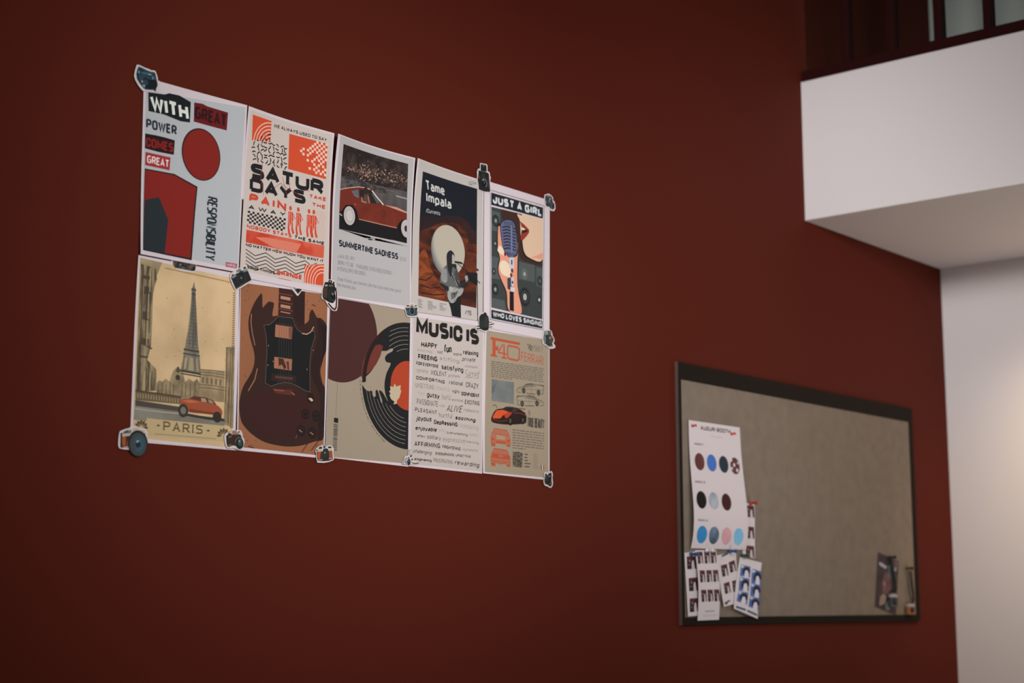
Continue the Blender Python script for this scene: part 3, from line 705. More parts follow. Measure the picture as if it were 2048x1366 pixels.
# right-hand column and buildings
A.poly(2, A.ink2((92, 80, 60), (156, 134, 100), 50, 5, .35, .65, (1, 1, .5)), [(705, 650), (765, 645), (752, 1165), (690, 1140), (698, 900)])
for x, y0, y1 in ((712, 680, 1000), (735, 660, 1140), (748, 650, 1150), (722, 900, 1130)): A.line(3, (70, 60, 46), [(x, y0), (x - (y1-y0)*.03, y1)], 1.2)
A.poly(2, A.ink2((160, 138, 104), (128, 110, 82), 30, 4), [(540, 788), (695, 800), (693, 1000), (530, 985)])
for y in (790, 806, 824, 886, 905): A.line(3, (84, 74, 56), [(530, y), (612, y+6), (698, y+20)], 1.1)
for k in range(5): A.poly(3, (104, 90, 68), [(552 + k*28, 838 + k*4), (564 + k*28, 840 + k*4), (562 + k*28, 878 + k*4), (551 + k*28, 876 + k*4)])
A.poly(2, A.ink2((104, 92, 72), (150, 130, 98), 40, 5), [(262, 880), (280, 860), (300, 868), (320, 850), (345, 866), (370, 800), (400, 770), (430, 806), (445, 870), (470, 850), (500, 870), (520, 850), (540, 880), (540, 1000), (262, 975)])
A.disc(3, (60, 52, 42), (398, 842), 4.5); A.poly(3, GD, [(385, 800), (400, 770), (416, 800), (402, 815)])
for x in (275, 300, 325, 350, 372, 426, 450, 480, 508): A.line(3, (82, 72, 56), [(x, 862 + rs.uniform(0, 30)), (x - 3, 965)], 1.4)
# the tower
A.poly(3, A.ink2((92, 88, 78), (122, 114, 98), 60, 4, .4, .6, (1, 1, .4)), [(502, 232), (506, 268), (513, 280), (512, 322), (517, 420), (522, 540), (528, 640), (536, 700), (545, 826), (416, 800), (428, 740), (446, 640), (464, 540), (478, 420), (486, 322), (486, 280), (494, 266)])
for y, x0, x1, w_ in ((283, 484, 515, 2.2), (312, 485, 514, 1.4), (664, 436, 534, 3), (690, 432, 538, 2.2), (800, 416, 545, 3.5), (818, 420, 545, 2)): A.line(4, (64, 60, 52), [(x0, y - 2), (x1, y + (x1-x0)*.16)], w_)
A.poly(4, (158, 140, 108), [(444, 718), (458, 712), (450, 786), (436, 790)]); A.poly(4, (150, 134, 104), [(474, 716), (496, 718), (500, 800), (464, 796)]); A.poly(4, (146, 130, 100), [(514, 722), (524, 724), (530, 806), (518, 804)])
for x0, x1, y0, y1 in ((497, 470, 300, 640), (504, 512, 300, 640), (500, 492, 300, 660)): A.line(5, (60, 56, 50), [(x0, y0), ((x0+x1)/2 + 2, (y0+y1)/2), (x1, y1)], .8)
for y in range(340, 650, 22): A.line(5, (70, 66, 58), [(500 - (y-240)*.11, y), (508 + (y-240)*.05, y + 6)], .6)
# balustrade, road, car
A.poly(3, (96, 82, 62), [(130, 925), (262, 942), (420, 968), (420, 1012), (130, 985)])
for k in range(17): A.poly(4, (146, 126, 94), [(140 + k*17, 940 + k*2.4), (147 + k*17, 941 + k*2.4), (147 + k*17, 972 + k*2.2), (140 + k*17, 971 + k*2.2)])
A.line(4, (66, 56, 44), [(128, 925), (262, 942), (420, 966)], 2)
A.poly(3, (72, 66, 58), [(128, 985), (420, 1030), (420, 1062), (127, 1022)])
A.poly(3, A.ink2((128, 122, 110), (98, 92, 82), 12, 4), [(126, 1022), (420, 1060), (560, 1090), (700, 1110), (690, 1170), (400, 1140), (118, 1110)])
A.line(4, (158, 152, 140), [(126, 1040), (300, 1062), (420, 1072)], 1.6)
CR2 = (146, 74, 50)
A.poly(5, (88, 52, 40), [(470, 975), (500, 960), (570, 968), (620, 985), (645, 1015), (560, 1010), (470, 998)])
A.poly(6, (150, 134, 104), [(545, 972), (572, 975), (585, 1000), (548, 995)]); A.poly(6, (140, 124, 98), [(590, 980), (614, 988), (628, 1010), (596, 1004)])
A.spoly(6, CR2, [(412, 985), (470, 978), (555, 996), (600, 1008), (650, 1020), (680, 1056), (672, 1088), (640, 1082), (560, 1072), (470, 1062), (440, 1030), (415, 1012)])
A.poly(7, (176, 98, 66), [(420, 990), (480, 984), (540, 1000), (470, 1004)]); A.poly(7, (112, 56, 42), [(470, 1040), (640, 1068), (640, 1080), (470, 1060)])
A.disc(8, (56, 50, 44), (432, 1052), 10, 11); A.disc(9, (110, 104, 92), (432, 1052), 5.5, 6); A.disc(8, (50, 44, 38), (648, 1094), 9, 9)
A.poly(5, (54, 50, 44), [(430, 1068), (560, 1088), (690, 1104), (700, 1122), (600, 1112), (440, 1084)])
# caption band
A.poly(4, (176, 154, 114), [(200, 1100), (700, 1150), (690, 1250), (196, 1210)])
for q in ((250, 1102, 640, 1142), (250, 1200, 640, 1232)): A.line(5, (120, 102, 76), [q[:2], q[2:]], .9)
for cx, cy in ((165, 1140), (690, 1192)):
    for a in range(0, 181, 30):
        t = math.radians(a); c, s_ = math.cos(t), math.sin(t)
        A.poly(5, (84, 68, 50), [(cx + c*10, cy + 20 - s_*10), (cx + c*34 - s_*9, cy + 20 - s_*36 - c*9), (cx + c*46, cy + 20 - s_*52), (cx + c*34 + s_*9, cy + 20 - s_*36 + c*9)])
for x, y in ((275, 1147), (592, 1180)): A.poly(5, (84, 68, 50), [(x - 14, y), (x, y - 7), (x + 12, y), (x, y + 7)])
for k in range(60): A.poly(5, (112, 92, 70), [(764 - k*.35, 300 + k*14.5), (750 - k*.35, 304 + k*14.5), (750 - k*.35, 310 + k*14.5), (764 - k*.35, 307 + k*14.5)])
for k in range(40): A.poly(5, (124, 104, 78), [(320 + k*10.5, 142 + k*2.3), (326 + k*10.5, 144 + k*2.3), (325 + k*10.5, 152 + k*2.3), (319 + k*10.5, 150 + k*2.3)])
for k in range(22): A.disc(5, (150, 118, 84), (rs.uniform(290, 730), rs.uniform(230, 780)), rs.uniform(.5, 1.3), n=8)
A.set_clip(None)
A.part('lettering_line').text(6, (88, 70, 52), 'PARIS', (305, 1177), (556, 1203), (307, 1120), .85, 0, 1.5, 1.9, .75)
A.build(root)

# -- poster 7: guitar
root, A = poster(7, 'guitar_poster', 'orange-brown poster of a dark electric guitar body, second in the lower row')
PQ = [(103, 146), (668, 226), (640, 1274), (84, 1216)]
A.part('background_print').poly(0, A.ink2((150, 97, 68), (138, 90, 60), 6, 3), PQ)
A.part('illustration'); A.set_clip(PQ)
for k in range(70):
    x, y = rs.uniform(110, 650), rs.uniform(170, 1260); A.line(1, (112, 66, 46), [(x, y), (x + rs.uniform(5, 14), y + rs.uniform(-4, 5))], rs.uniform(.8, 1.8))
for p in (((540, 1190), (500, 1250)), ((620, 1160), (560, 1240)), ((150, 1210), (190, 1225)), ((565, 290), (590, 300)), ((600, 1200), (585, 1268))): A.line(1, (84, 48, 36), p, 2)
BD, B2 = (55, 35, 31), (44, 29, 27)
A.poly(1.8, (62, 34, 31), [(352, 150), (442, 170), (442, 380), (345, 366)]); A.poly(1.8, (47, 31, 29), [(442, 165), (520, 190), (517, 424), (480, 436), (440, 390)])
for k, y in enumerate((180, 245, 300, 345)): A.line(2.6, (110, 72, 56), [(350, y - 28), (442, y - 12)], 1.4); A.poly(2.6, (170, 128, 102), [(362, y - 12), (425, y), (424, y + (20 if k in (1, 2) else 6)), (360, y + (8 if k in (1, 2) else -6))])
A.spoly(2, BD, [(240, 220), (215, 240), (180, 300), (156, 370), (152, 430), (164, 510), (186, 590), (192, 640), (186, 690), (165, 745), (120, 820), (98, 890), (92, 960), (100, 1030), (120, 1076), (175, 1134), (260, 1186), (380, 1212), (480, 1210), (580, 1182), (645, 1140), (652, 860), (634, 800), (620, 720), (640, 640), (664, 560), (662, 430), (625, 380), (598, 374), (568, 322), (550, 350), (545, 392), (520, 416), (480, 430), (440, 372), (345, 362), (308, 362), (318, 288), (305, 274), (282, 272), (256, 298), (244, 306)])
A.spoly(3, B2, [(600, 380), (625, 400), (652, 450), (652, 550), (630, 640), (612, 720), (626, 800), (645, 860), (646, 1140), (600, 1150), (620, 900), (570, 780), (560, 680), (590, 560), (605, 480)])
A.poly(4, (38, 26, 25), [(625, 420), (664, 430), (664, 560), (640, 640), (624, 700), (640, 560)])
A.poly(3, (58, 32, 30), [(120, 900), (250, 850), (400, 860), (540, 900), (560, 1000), (480, 1120), (350, 1180), (220, 1130), (130, 1040)])
A.line(4, (150, 104, 80), [(172, 350), (168, 400), (176, 470), (194, 556)], 2); A.line(4, (150, 104, 80), [(150, 852), (172, 815), (192, 780), (210, 706)], 2.2)
PG = [(252, 424), (290, 420), (318, 396), (345, 368), (440, 378), (452, 420), (470, 452), (500, 476), (540, 480), (566, 462), (580, 436), (584, 500), (560, 580), (550, 690), (552, 860), (520, 850), (480, 826), (440, 806), (390, 797), (340, 806), (300, 822), (262, 802), (266, 700), (272, 600), (268, 500)]
A.spoly(4, (29, 29, 29), PG); A.line(5, (112, 98, 84), PG, .7, True); A.line(6, (190, 150, 120), [(500, 478), (530, 484), (556, 470), (576, 434)], 1.6)
A.poly(5, (160, 106, 80), [(328, 416), (440, 432), (432, 516), (324, 500)]); A.poly(6, (120, 76, 60), [(415, 440), (440, 436), (434, 514), (416, 508)]); A.poly(6, (46, 34, 32), [(330, 404), (455, 424), (455, 440), (328, 420)])
A.poly(5, (160, 106, 80), [(320, 630), (436, 646), (432, 720), (318, 704)]); A.poly(6, (70, 38, 32), [(345, 636), (380, 644), (398, 700), (385, 712), (368, 680), (350, 690)]); A.poly(6, (70, 38, 32), [(400, 660), (414, 662), (416, 715), (406, 714)])
A.poly(5, (48, 34, 31), [(300, 738), (462, 756), (460, 800), (300, 786)]); A.poly(6, (84, 58, 50), [(325, 752), (440, 766), (440, 780), (325, 768)])
A.poly(5, (90, 46, 36), [(306, 836), (440, 846), (430, 880), (330, 868)]); A.line(6, (132, 76, 58), [(318, 846), (384, 852)], 2); A.line(6, (150, 96, 74), [(432, 862), (452, 880)], 2)
for k in range(6): A.line(7, (74, 74, 76), [(356 + k*14.5, 366 + k*2), (344 + k*16.5, 815 + k*2)], .5)
for c, r in (((522, 1003), 9), ((592, 1015), 10), ((494, 1112), 10), ((566, 1126), 10), ((626, 1060), 6)): A.disc(5, (34, 26, 25), c, r); A.ring(6, (62, 46, 42), c, r*.5, r*.6)
A.disc(5, (40, 28, 26), (556, 900), 9); A.poly(6, (200, 170, 146), [(540, 900), (560, 898), (574, 914), (562, 922)])
A.line(6, (160, 110, 86), [(480, 1105), (500, 1120)], 2); A.line(6, (160, 110, 86), [(550, 1120), (574, 1136)], 2); A.line(6, (130, 84, 66), [(468, 1140), (458, 1160)], 1.5)
for c in ((282, 558), (278, 684), (572, 588), (572, 462), (532, 712), (312, 660)): A.disc(7, (150, 130, 112), c, 1.1, n=10)
A.set_clip(None)
A.build(root)

# -- poster 8: record
root, A = poster(8, 'record_poster', 'beige poster of a vinyl record with an orange centre and a brown disc')
BG = (158, 143, 123)
PQ = [(109, 85), (668, 182), (650, 1252), (72, 1202)]
A.part('background_print').poly(0, BG, PQ)
A.part('illustration'); A.set_clip(PQ)
VC = (652, 706); R0 = 118
A.disc(1, (32, 33, 33), VC, R0, R0, 80)
A.spoly(2, BG, [(300, 664), (345, 650), (400, 596), (452, 500), (462, 464), (500, 462), (530, 446), (546, 448), (540, 466), (505, 486), (490, 512), (500, 540), (530, 552), (500, 620), (486, 700), (494, 770), (510, 812), (505, 808), (478, 760), (462, 742), (448, 744), (470, 812), (462, 822), (440, 742), (424, 742), (424, 780), (405, 778), (398, 742), (376, 744), (352, 730), (330, 698)])
for r, a0, a1 in ((108, 92, 118), (101, 92, 122), (93, 92, 124), (85, 92, 128), (77, 92, 128), (68, 92, 118)): A.ring(3, (160, 151, 138), VC, r, r+.65, a0, a1)
for r, a0, a1 in ((108, 184, 268), (101, 190, 268), (93, 196, 268), (85, 203, 268), (77, 208, 268), (69, 214, 268), (62, 222, 262)): A.ring(3, (160, 151, 138), VC, r, r+.65, a0, a1)
BC = (178, 330)
A.disc(4, (73, 41, 39), BC, 91, 91, 70)
A.set_clip(None); A.set_clip([(290, 300), (484, 300), (470, 660), (290, 690)])
A.ring(6, (42, 29, 28), VC, 109, R0, 116, 188, 14)
A.set_clip([(325, 400), (484, 400), (466, 560), (400, 640), (322, 660)])
A.poly(5, (108, 52, 43), [(385, 440), (450, 415), (476, 430), (456, 500), (428, 556), (380, 612), (322, 648), (334, 540)])
A.set_clip(PQ)
A.disc(4, (172, 66, 40), VC, 46, 46, 60)
A.poly(5, (190, 172, 142), [(525, 708), (546, 716), (558, 690), (568, 712), (600, 702), (597, 735), (604, 742), (590, 790), (572, 812), (574, 832), (548, 836), (556, 818), (532, 800), (520, 770), (530, 765), (518, 745), (528, 738)])
A.line(1, (96, 88, 76), [(157, 670), (146, 926)], .6)
A.poly(1, (34, 32, 30), [(133, 930), (163, 934), (161, 968), (132, 962)])
for k in range(30):
    y = 972 + k*6.4; A.line(1, (58, 60, 58), [(131 - k*.25, y), (160 - k*.25, y + 3)], rs.choice((.5, .7, 1.0, 1.2)))
A.set_clip(None)
A.part('lettering_line')
a, b = A.m(VC); txt = 'Music gives a soul to the universe, wings to the mind'.replace(',', '')
for k, ch in enumerate(txt):
    t = math.radians(242 - k*1.17*1.0); rr = (R0 + 3.2)/1000
    if ch == ' ': continue
    S_, W_c, top = skeleton(ch, .7, 1, 1.9)
    c, s_ = math.cos(t), math.sin(t)
    for P, cl in S_: A.stroke(2, (70, 62, 54), [(a + c*(rr + p[1]*.00052) + s_*(p[0]-1.7)*.00042, b - s_*(rr + p[1]*.00052) + c*(p[0]-1.7)*.00042) for p in P], .0005, cl)
A.build(root)

# -- poster 9: words about music
root, A = poster(9, 'word_poster', 'pale poster headed MUSIC IS, filled with words in mixed lettering')
A.part('background_print').poly(0, (194, 181, 173), [(100, 160), (613, 232), (599, 1304), (76, 1248)])
K = (36, 34, 32); G = (96, 90, 84); F_ = (140, 130, 122)
A.part('headline').text(1, K, 'MUSIC IS', (118, 290), (583, 374), (120, 166), 1.75, 0, .4)
A.part('printed_word')
for t, x0, yt, yb, x1, yb1, w_, sh, col, se in (
 ('HAPPY', 155, 343, 385, 270, 400, 1.4, .12, K, 0), ('fun', 325, 362, 426, 380, 432, 1.5, 0, K, 0), ('relaxing', 466, 402, 440, 578, 452, 1.4, 0, K, 0),
 ('ANNOYING', 125, 396, 413, 236, 431, .5, .1, G, 0), ('sad', 275, 405, 430, 312, 436, .9, 0, G, .6), ('work', 392, 422, 444, 455, 452, 1.0, .1, K, 0),
 ('FREEING', 133, 434, 472, 275, 493, 1.6, 0, K, 0), ('stifling', 292, 454, 478, 438, 502, .6, 0, G, .7), ('private', 458, 455, 487, 553, 495, .9, .35, K, 0),
 ('FOR EVERYONE', 120, 490, 516, 283, 541, 1.4, 0, K, 0), ('satisfying', 306, 510, 548, 467, 573, 1.25, 0, K, 0), ('unpleasant', 478, 514, 532, 575, 543, .6, 0, G, .5),
 ('serene', 122, 546, 570, 207, 582, .45, 0, G, 0), ('VIOLENT', 226, 553, 588, 342, 604, .8, .08, K, 0), ('profane', 358, 582, 604, 440, 612, .7, .1, G, 0), ('Sacred', 478, 548, 612, 577, 620, .4, .3, G, 0),
 ('COMFORTING', 118, 597, 622, 330, 656, 1.3, 0, K, 0), ('rational', 363, 628, 658, 462, 671, 1.0, 0, K, .6), ('CRAZY', 486, 642, 682, 577, 696, .9, .05, K, 0),
 ('UNSETTLING', 114, 648, 682, 250, 700, .6, 0, G, 0), ('cheerful', 265, 668, 700, 362, 714, .35, 0, F_, 0), ('ugly', 385, 693, 718, 440, 726, .9, .1, K, 0), ('CONFIDENT', 453, 713, 742, 586, 760, 1.7, 0, K, 0),
 ('sad', 130, 708, 730, 180, 738, .35, 0, F_, .5), ('gutsy', 198, 716, 752, 290, 768, 1.2, .1, K, 0), ('fearful', 304, 730, 772, 369, 778, .45, .3, G, 0), ('emotional', 380, 762, 782, 463, 790, .7, 0, G, .5), ('EXCITING', 478, 772, 806, 586, 818, 1.1, .1, K, 0),
 ('PASSIONATE', 125, 764, 806, 280, 827, .75, 0, K, 0), ('cold', 292, 806, 824, 328, 830, .5, 0, G, 0), ('ALIVE', 342, 810, 860, 455, 868, .7, .35, K, 0), ('robotic', 470, 836, 858, 580, 873, .8, 0, G, 0),
 ('PLEASANT', 110, 830, 860, 272, 884, .95, 0, K, 0), ('hurtful', 288, 868, 902, 384, 912, .65, 0, G, .6), ('soothing', 406, 890, 918, 556, 940, 1.4, .2, K, 0),
 ('joyous', 118, 890, 928, 230, 936, 1.2, .25, K, 0), ('DepRessiNG', 250, 920, 953, 425, 974, 1.5, 0, K, 0), ('intimidating', 442, 946, 980, 576, 998, .4, 0, F_, 0),
 ('enjoyable', 112, 965, 996, 270, 1012, 1.25, .15, K, 0), ('loving', 286, 985, 1010, 330, 1014, .35, 0, F_, 0), ('overwhelming', 343, 1003, 1024, 498, 1044, .8, .15, K, 0), ('SIMPLE', 512, 1022, 1040, 575, 1048, .4, 0, G, 0),
 ('effort', 127, 1030, 1048, 182, 1055, 1.3, .2, K, 0), ('solitary', 200, 1030, 1060, 300, 1073, .75, 0, K, .5), ('expressive', 316, 1046, 1082, 480, 1096, .45, .15, G, 0), ('silencing', 490, 1073, 1090, 580, 1102, .8, 0, G, 0),
 ('AFFIRMING', 106, 1080, 1116, 296, 1133, 1.15, 0, K, 0), ('FRIGHTENING', 313, 1108, 1132, 447, 1150, 1.2, 0, K, 0), ('agreeable', 463, 1130, 1148, 574, 1158, .5, 0, G, 0),
 ('challenging', 98, 1137, 1164, 230, 1180, .8, .35, K, 0), ('ENCOURAGING', 262, 1160, 1180, 398, 1192, 1.2, 0, K, 0), ('UPSETTING', 410, 1175, 1193, 522, 1203, 1.1, 0, K, 0),
 ('enlightening', 106, 1200, 1220, 232, 1234, 1.4, 0, K, 0), ('FRUSTRATING', 246, 1205, 1233, 388, 1249, .7, 0, K, 0), ('rewarding', 403, 1217, 1250, 583, 1274, .9, .2, K, 0)):
    A.text(1, col, t, (x0, yb), (x1, yb1), (x0 + 1, yt), w_, sh, None, 1.9, se)
A.build(root)

# -- poster 10: sports car data sheet
root, A = poster(10, 'car_poster', 'khaki poster of a red sports car with F40 heading, right end of the lower row')
A.part('background_print').poly(0, (158, 142, 121), [(90, 80), (575, 160), (573, 1232), (76, 1184)])
A.part('illustration')
O, INK, GR = (182, 80, 53), (64, 60, 54), (104, 96, 86)
A.poly(1, O, [(122, 132), (350, 177), (350, 197), (122, 152)]); A.poly(1, O, [(136, 150), (160, 154), (160, 274), (172, 278), (172, 292), (122, 280), (122, 266), (136, 268)]); A.poly(1, O, [(160, 208), (174, 204), (180, 194), (184, 244), (176, 238), (160, 236)])
A.line(1, O, [(216, 188), (182, 252), (246, 268)], 3); A.line(1, O, [(226, 190), (226, 292)], 4); A.poly(1, O, [(206, 286), (246, 294), (246, 306), (206, 298)])
A.line(1, O, [(262, 200), (330, 214), (346, 228), (344, 304), (330, 316), (268, 304), (254, 288), (254, 212)], 3.6, True)
A.check(1, INK, [(408, 186), (446, 196), (444, 244), (420, 236)], 4, 4, lambda i, j: (i + j) % 2 == 0)
def para(x0, x1, y0, n, dy, slope, col, last=.5, wmm=1.5):
    for i in range(n):
        x = x0; end = x1 if i < n-1 else x0 + (x1-x0)*last
        while x < end - 6:
            l = min(rs.uniform(12, 42), end - x); y = y0 + i*dy + (x - x0)*slope
            A.line(1, col, [(x, y), (x + l, y + l*slope)], wmm); x += l + 6
para(126, 536, 322, 9, 14.6, .145, GR, .4, 1.7)
A.poly(1, A.ink2((126, 126, 120), (102, 108, 110), 20, 4), [(130, 460), (303, 485), (302, 656), (129, 630)])
for k in range(12): A.line(2, (104, 104, 98), [(170 + (k % 4)*16, 486 + k*13), (240, 492 + k*13), (300, 506 + k*13)], .4)
A.poly(2, (92, 100, 104), [(129, 520), (160, 500), (150, 560), (129, 580)])
for y0, fl in ((498, 1), (592, -1)):     # two side views in line
    def P(pts): return [(((x if fl > 0 else 862 - x)), y + y0 - 498 + ((x - 430)*.06*(fl-1))) for x, y in pts]
    A.line(1, INK, P([(325, 545), (340, 528), (372, 520), (400, 500), (440, 497), (480, 506), (520, 512), (536, 520), (532, 575), (512, 580)]), 1.2)
    A.line(1, INK, P([(325, 545), (330, 562), (358, 566)]), 1.1); A.line(1, INK, P([(400, 572), (470, 580)]), 1.4)
    A.poly(1, (128, 118, 102), P([(385, 522), (405, 504), (440, 502), (470, 516)])); A.line(2, INK, P([(380, 524), (405, 503), (442, 501), (475, 518), (380, 524)]), .8); A.line(2, INK, P([(345, 540), (420, 540), (530, 548)]), .6); A.line(2, INK, P([(440, 502), (440, 575)]), .5); A.line(2, INK, P([(500, 508), (536, 512)]), 1.4)
    for cx in (379, 495):
        c = P([(cx, 550 + (cx - 379)*.145)])[0]; A.disc(3, (58, 56, 52), c, 5.8, 6.2); A.ring(4, (112, 104, 92), c, 2, 3)
A.line(1, INK, [(138, 672), (152, 660), (166, 670), (172, 690)], 1.4)
A.spoly(1, (40, 30, 27), [(128, 760), (160, 702), (215, 690), (246, 676), (300, 680), (338, 690), (372, 712), (398, 735), (400, 788), (384, 808), (285, 816), (200, 812), (134, 796)])
A.poly(2, (206, 84, 46), [(138, 752), (166, 706), (216, 700), (262, 718), (224, 738), (196, 768), (142, 768)]); A.poly(2, (176, 62, 40), [(224, 738), (262, 718), (290, 724), (262, 760), (240, 768)])
A.poly(2, (66, 54, 50), [(222, 702), (250, 680), (310, 686), (338, 704), (300, 718), (268, 712)]); A.poly(3, (34, 30, 30), [(232, 702), (254, 686), (300, 690), (286, 708)])
A.line(2, (130, 56, 44), [(300, 724), (360, 728), (398, 745)], 1.4); A.line(2, (110, 44, 36), [(134, 778), (200, 790), (260, 780)], 1.6)
A.line(2, (180, 150, 128), [(344, 692), (396, 700), (398, 742)], 2); A.line(3, (60, 40, 36), [(338, 690), (394, 697)], 1.5)
for c, r in (((274, 786), 7.5), ((372, 782), 6.5)): A.disc(3, (28, 24, 24), c, r, r*1.3); A.disc(4, (84, 74, 68), c, r*.5, r*.7)
for y, bk in ((845, 0), (1000, 1)):      # front and rear view
    d = y - 845
    A.poly(1, (172, 108, 84), [(130, 880 + d), (150, 848 + d), (250, 866 + d), (270, 905 + d), (272, 975 + d), (128, 958 + d)])
    A.line(2, O, [(128, 898 + d), (150, 846 + d), (248, 862 + d), (270, 912 + d)], 1.8); A.line(2, O, [(142, 882 + d), (262, 902 + d)], 1.2)
    A.poly(2, O, [(126, 958 + d), (158, 962 + d), (158, 986 + d), (128, 982 + d)]); A.poly(2, O, [(246, 972 + d), (274, 976 + d), (272, 990 + d), (246, 988 + d)])
    A.line(2, O, [(126, 905 + d), (127, 965 + d)], 2.4); A.line(2, O, [(272, 920 + d), (273, 978 + d)], 2)
    if not bk: A.poly(2, (168, 140, 112), [(165, 895), (235, 908), (235, 935), (168, 930)]); A.poly(2, O, [(160, 940), (240, 950), (240, 968), (160, 960)]); A.poly(2, O, [(130, 920), (152, 922), (152, 940), (130, 938)]); A.poly(2, O, [(248, 935), (270, 938), (270, 952), (248, 950)])
    else:
        A.poly(2, O, [(128, 1040), (272, 1062), (272, 1090), (128, 1072)]); A.poly(3, (172, 108, 84), [(180, 1052), (220, 1058), (220, 1070), (180, 1066)])
        for x in (172, 196, 220): A.line(2, O, [(x, 1012), (x + 2, 1032)], 1.4)
        A.line(2, O, [(150, 1104), (190, 1122), (240, 1116)], 1.6); A.line(2, O, [(128, 1095), (272, 1112)], 1)
para(292, 538, 856, 8, 20, .12, (92, 86, 78), .42, 1.6)
A.poly(1, A.ink2((66, 62, 56), (136, 124, 106), 60, 6, .42, .6, (1, 1, 1), 2.5), [(294, 1024), (370, 1036), (370, 1152), (294, 1142)])
A.line(2, (54, 50, 46), [(300, 1040), (340, 1030), (362, 1050), (330, 1080), (350, 1120), (330, 1148)], 1.5); A.line(2, (54, 50, 46), [(310, 1060), (322, 1100), (306, 1138)], 1.4)
for k, l in enumerate((26, 22, 26, 48, 40)): A.line(1, INK, [(386, 1046 + k*24), (386 + l, 1050 + k*24)], 2)
for k in range(9): A.line(1, (120, 110, 96), [(454, 1046 + k*13.5), (454 + rs.choice((30, 44, 26, 38)), 1050 + k*13.5)], .8)
A.poly(1, (58, 74, 58), [(513, 1132), (521, 1133), (521, 1166), (513, 1165)]); A.poly(1, (206, 200, 186), [(521, 1133), (530, 1134), (530, 1167), (521, 1166)]); A.poly(1, (150, 60, 48), [(530, 1134), (538, 1135), (538, 1168), (530, 1167)])
A.part('lettering_line')
A.text(2, (96, 88, 76), '1987', (446, 238), (526, 254), (448, 196), .45); A.text(2, (184, 80, 54), 'FERRARI', (358, 318), (531, 356), (361, 246), .7)
A.text(2, INK, 'TRUE BEAUTY', (408, 836), (538, 852), (410, 754), 1.1); A.text(2, GR, 'THE', (413, 744), (430, 748), (414, 702), .7)
A.build(root)
# ------------------------------------------------------------------ die-cut camera stickers that hold the posters
sticker_paper = mat('sticker_paper', (0.70, 0.64, 0.62), 0.4, 0.3)
GS = 'camera stickers holding the posters'
def sticker(label, Z, white, outline, lift=0.0032):
    pts = [on_wall(Z[0] + x*Z[2], Z[1] + y*Z[2], lift) for x, y in outline]
    o = sum(pts, Vector())/len(pts); F = Flat(lift, (o.x, o.z))
    root = tag(empty('camera_sticker', o), label, 'sticker', GS)
    bm = bmesh.new(); P = [F.inv(Z[0] + x*Z[2], Z[1] + y*Z[2]) for x, y in outline]
    a = [bm.verts.new(F.at(*p)) for p in P]; b = [bm.verts.new(F.at(*p, -0.0003)) for p in P]
    fs = [bm.faces.new(a), bm.faces.new(b[::-1])]
    for q in fs: q.normal_update()
    for i in range(len(a)): bm.faces.new((a[i], b[i], b[(i+1) % len(a)], a[(i+1) % len(a)]))
    bmesh.ops.triangulate(bm, faces=fs, ngon_method='EAR_CLIP'); bmesh.ops.recalc_face_normals(bm, faces=bm.faces)
    obj('die_cut_backing', bm, sticker_paper, root)
    return root, Art(F, Z, white)
Z = (260, 120, .05124)
r_, A = sticker('blue-black camera sticker at the top left corner of the poster block', Z, W_[1], [(262, 190), (330, 180), (400, 205), (560, 285), (760, 360), (850, 405), (940, 400), (1000, 440), (1050, 560), (1090, 700), (1090, 790), (1170, 830), (1170, 1120), (1110, 1270), (860, 1245), (560, 1225), (480, 1190), (330, 1010), (200, 780), (160, 620), (190, 420), (230, 290)])
A.part('camera_body').poly(0, A.ink2((28, 40, 48), (52, 74, 86), 90, 3), [(320, 280), (370, 260), (480, 310), (700, 420), (860, 470), (940, 470), (1000, 560), (1040, 760), (1085, 980), (1030, 1100), (1000, 1240), (900, 1170), (620, 1160), (520, 1100), (380, 920), (270, 740), (240, 560), (280, 380)])
A.poly(1, (60, 90, 104), [(430, 460), (620, 480), (820, 530), (850, 590), (700, 590), (460, 540)]); A.poly(2, (128, 146, 152), [(320, 430), (380, 440), (370, 510), (320, 500)]); A.poly(2, (136, 152, 164), [(710, 540), (820, 560), (840, 600), (740, 590)])
A.poly(1, (22, 26, 30), [(720, 760), (1000, 780), (1060, 980), (1010, 1130), (720, 1120), (560, 1080), (620, 880)]); A.poly(2, (96, 132, 140), [(870, 640), (915, 670), (910, 770), (860, 750)])
A.part('lens').disc(2, (24, 32, 38), (620, 860), 6.5, 7.5); A.disc(3, (44, 60, 72), (610, 870), 4.5, 5); A.disc(4, (96, 134, 150), (540, 1010), 2.6); A.disc(4, (150, 146, 142), (470, 840), 1.8)
A.build(r_)
Z = (450, 520, .05124)
r_, A = sticker('tilted black film camera sticker over the right top corner of the tower card', Z, W_[6], [(200, 560), (270, 480), (390, 440), (440, 360), (560, 310), (640, 330), (680, 230), (790, 195), (850, 230), (900, 380), (960, 560), (1080, 790), (840, 960), (620, 1090), (430, 1185), (380, 1150), (270, 930), (190, 700)])
A.part('camera_body').poly(0, (34, 35, 36), [(260, 640), (420, 540), (640, 460), (860, 400), (900, 440), (1035, 780), (720, 960), (430, 1145), (400, 1090), (300, 860), (230, 690)])
A.poly(1, (112, 116, 112), [(262, 640), (420, 560), (440, 640), (290, 730)]); A.poly(1, (112, 118, 116), [(700, 400), (860, 330), (890, 420), (740, 480)]); A.poly(1, (60, 58, 60), [(440, 1140), (400, 1090), (900, 830), (1030, 780)])
A.part('viewfinder').poly(1, (104, 106, 98), [(435, 420), (560, 335), (620, 360), (640, 420), (520, 470), (450, 500)]); A.poly(2, (58, 66, 68), [(560, 440), (700, 400), (720, 480), (580, 510)])
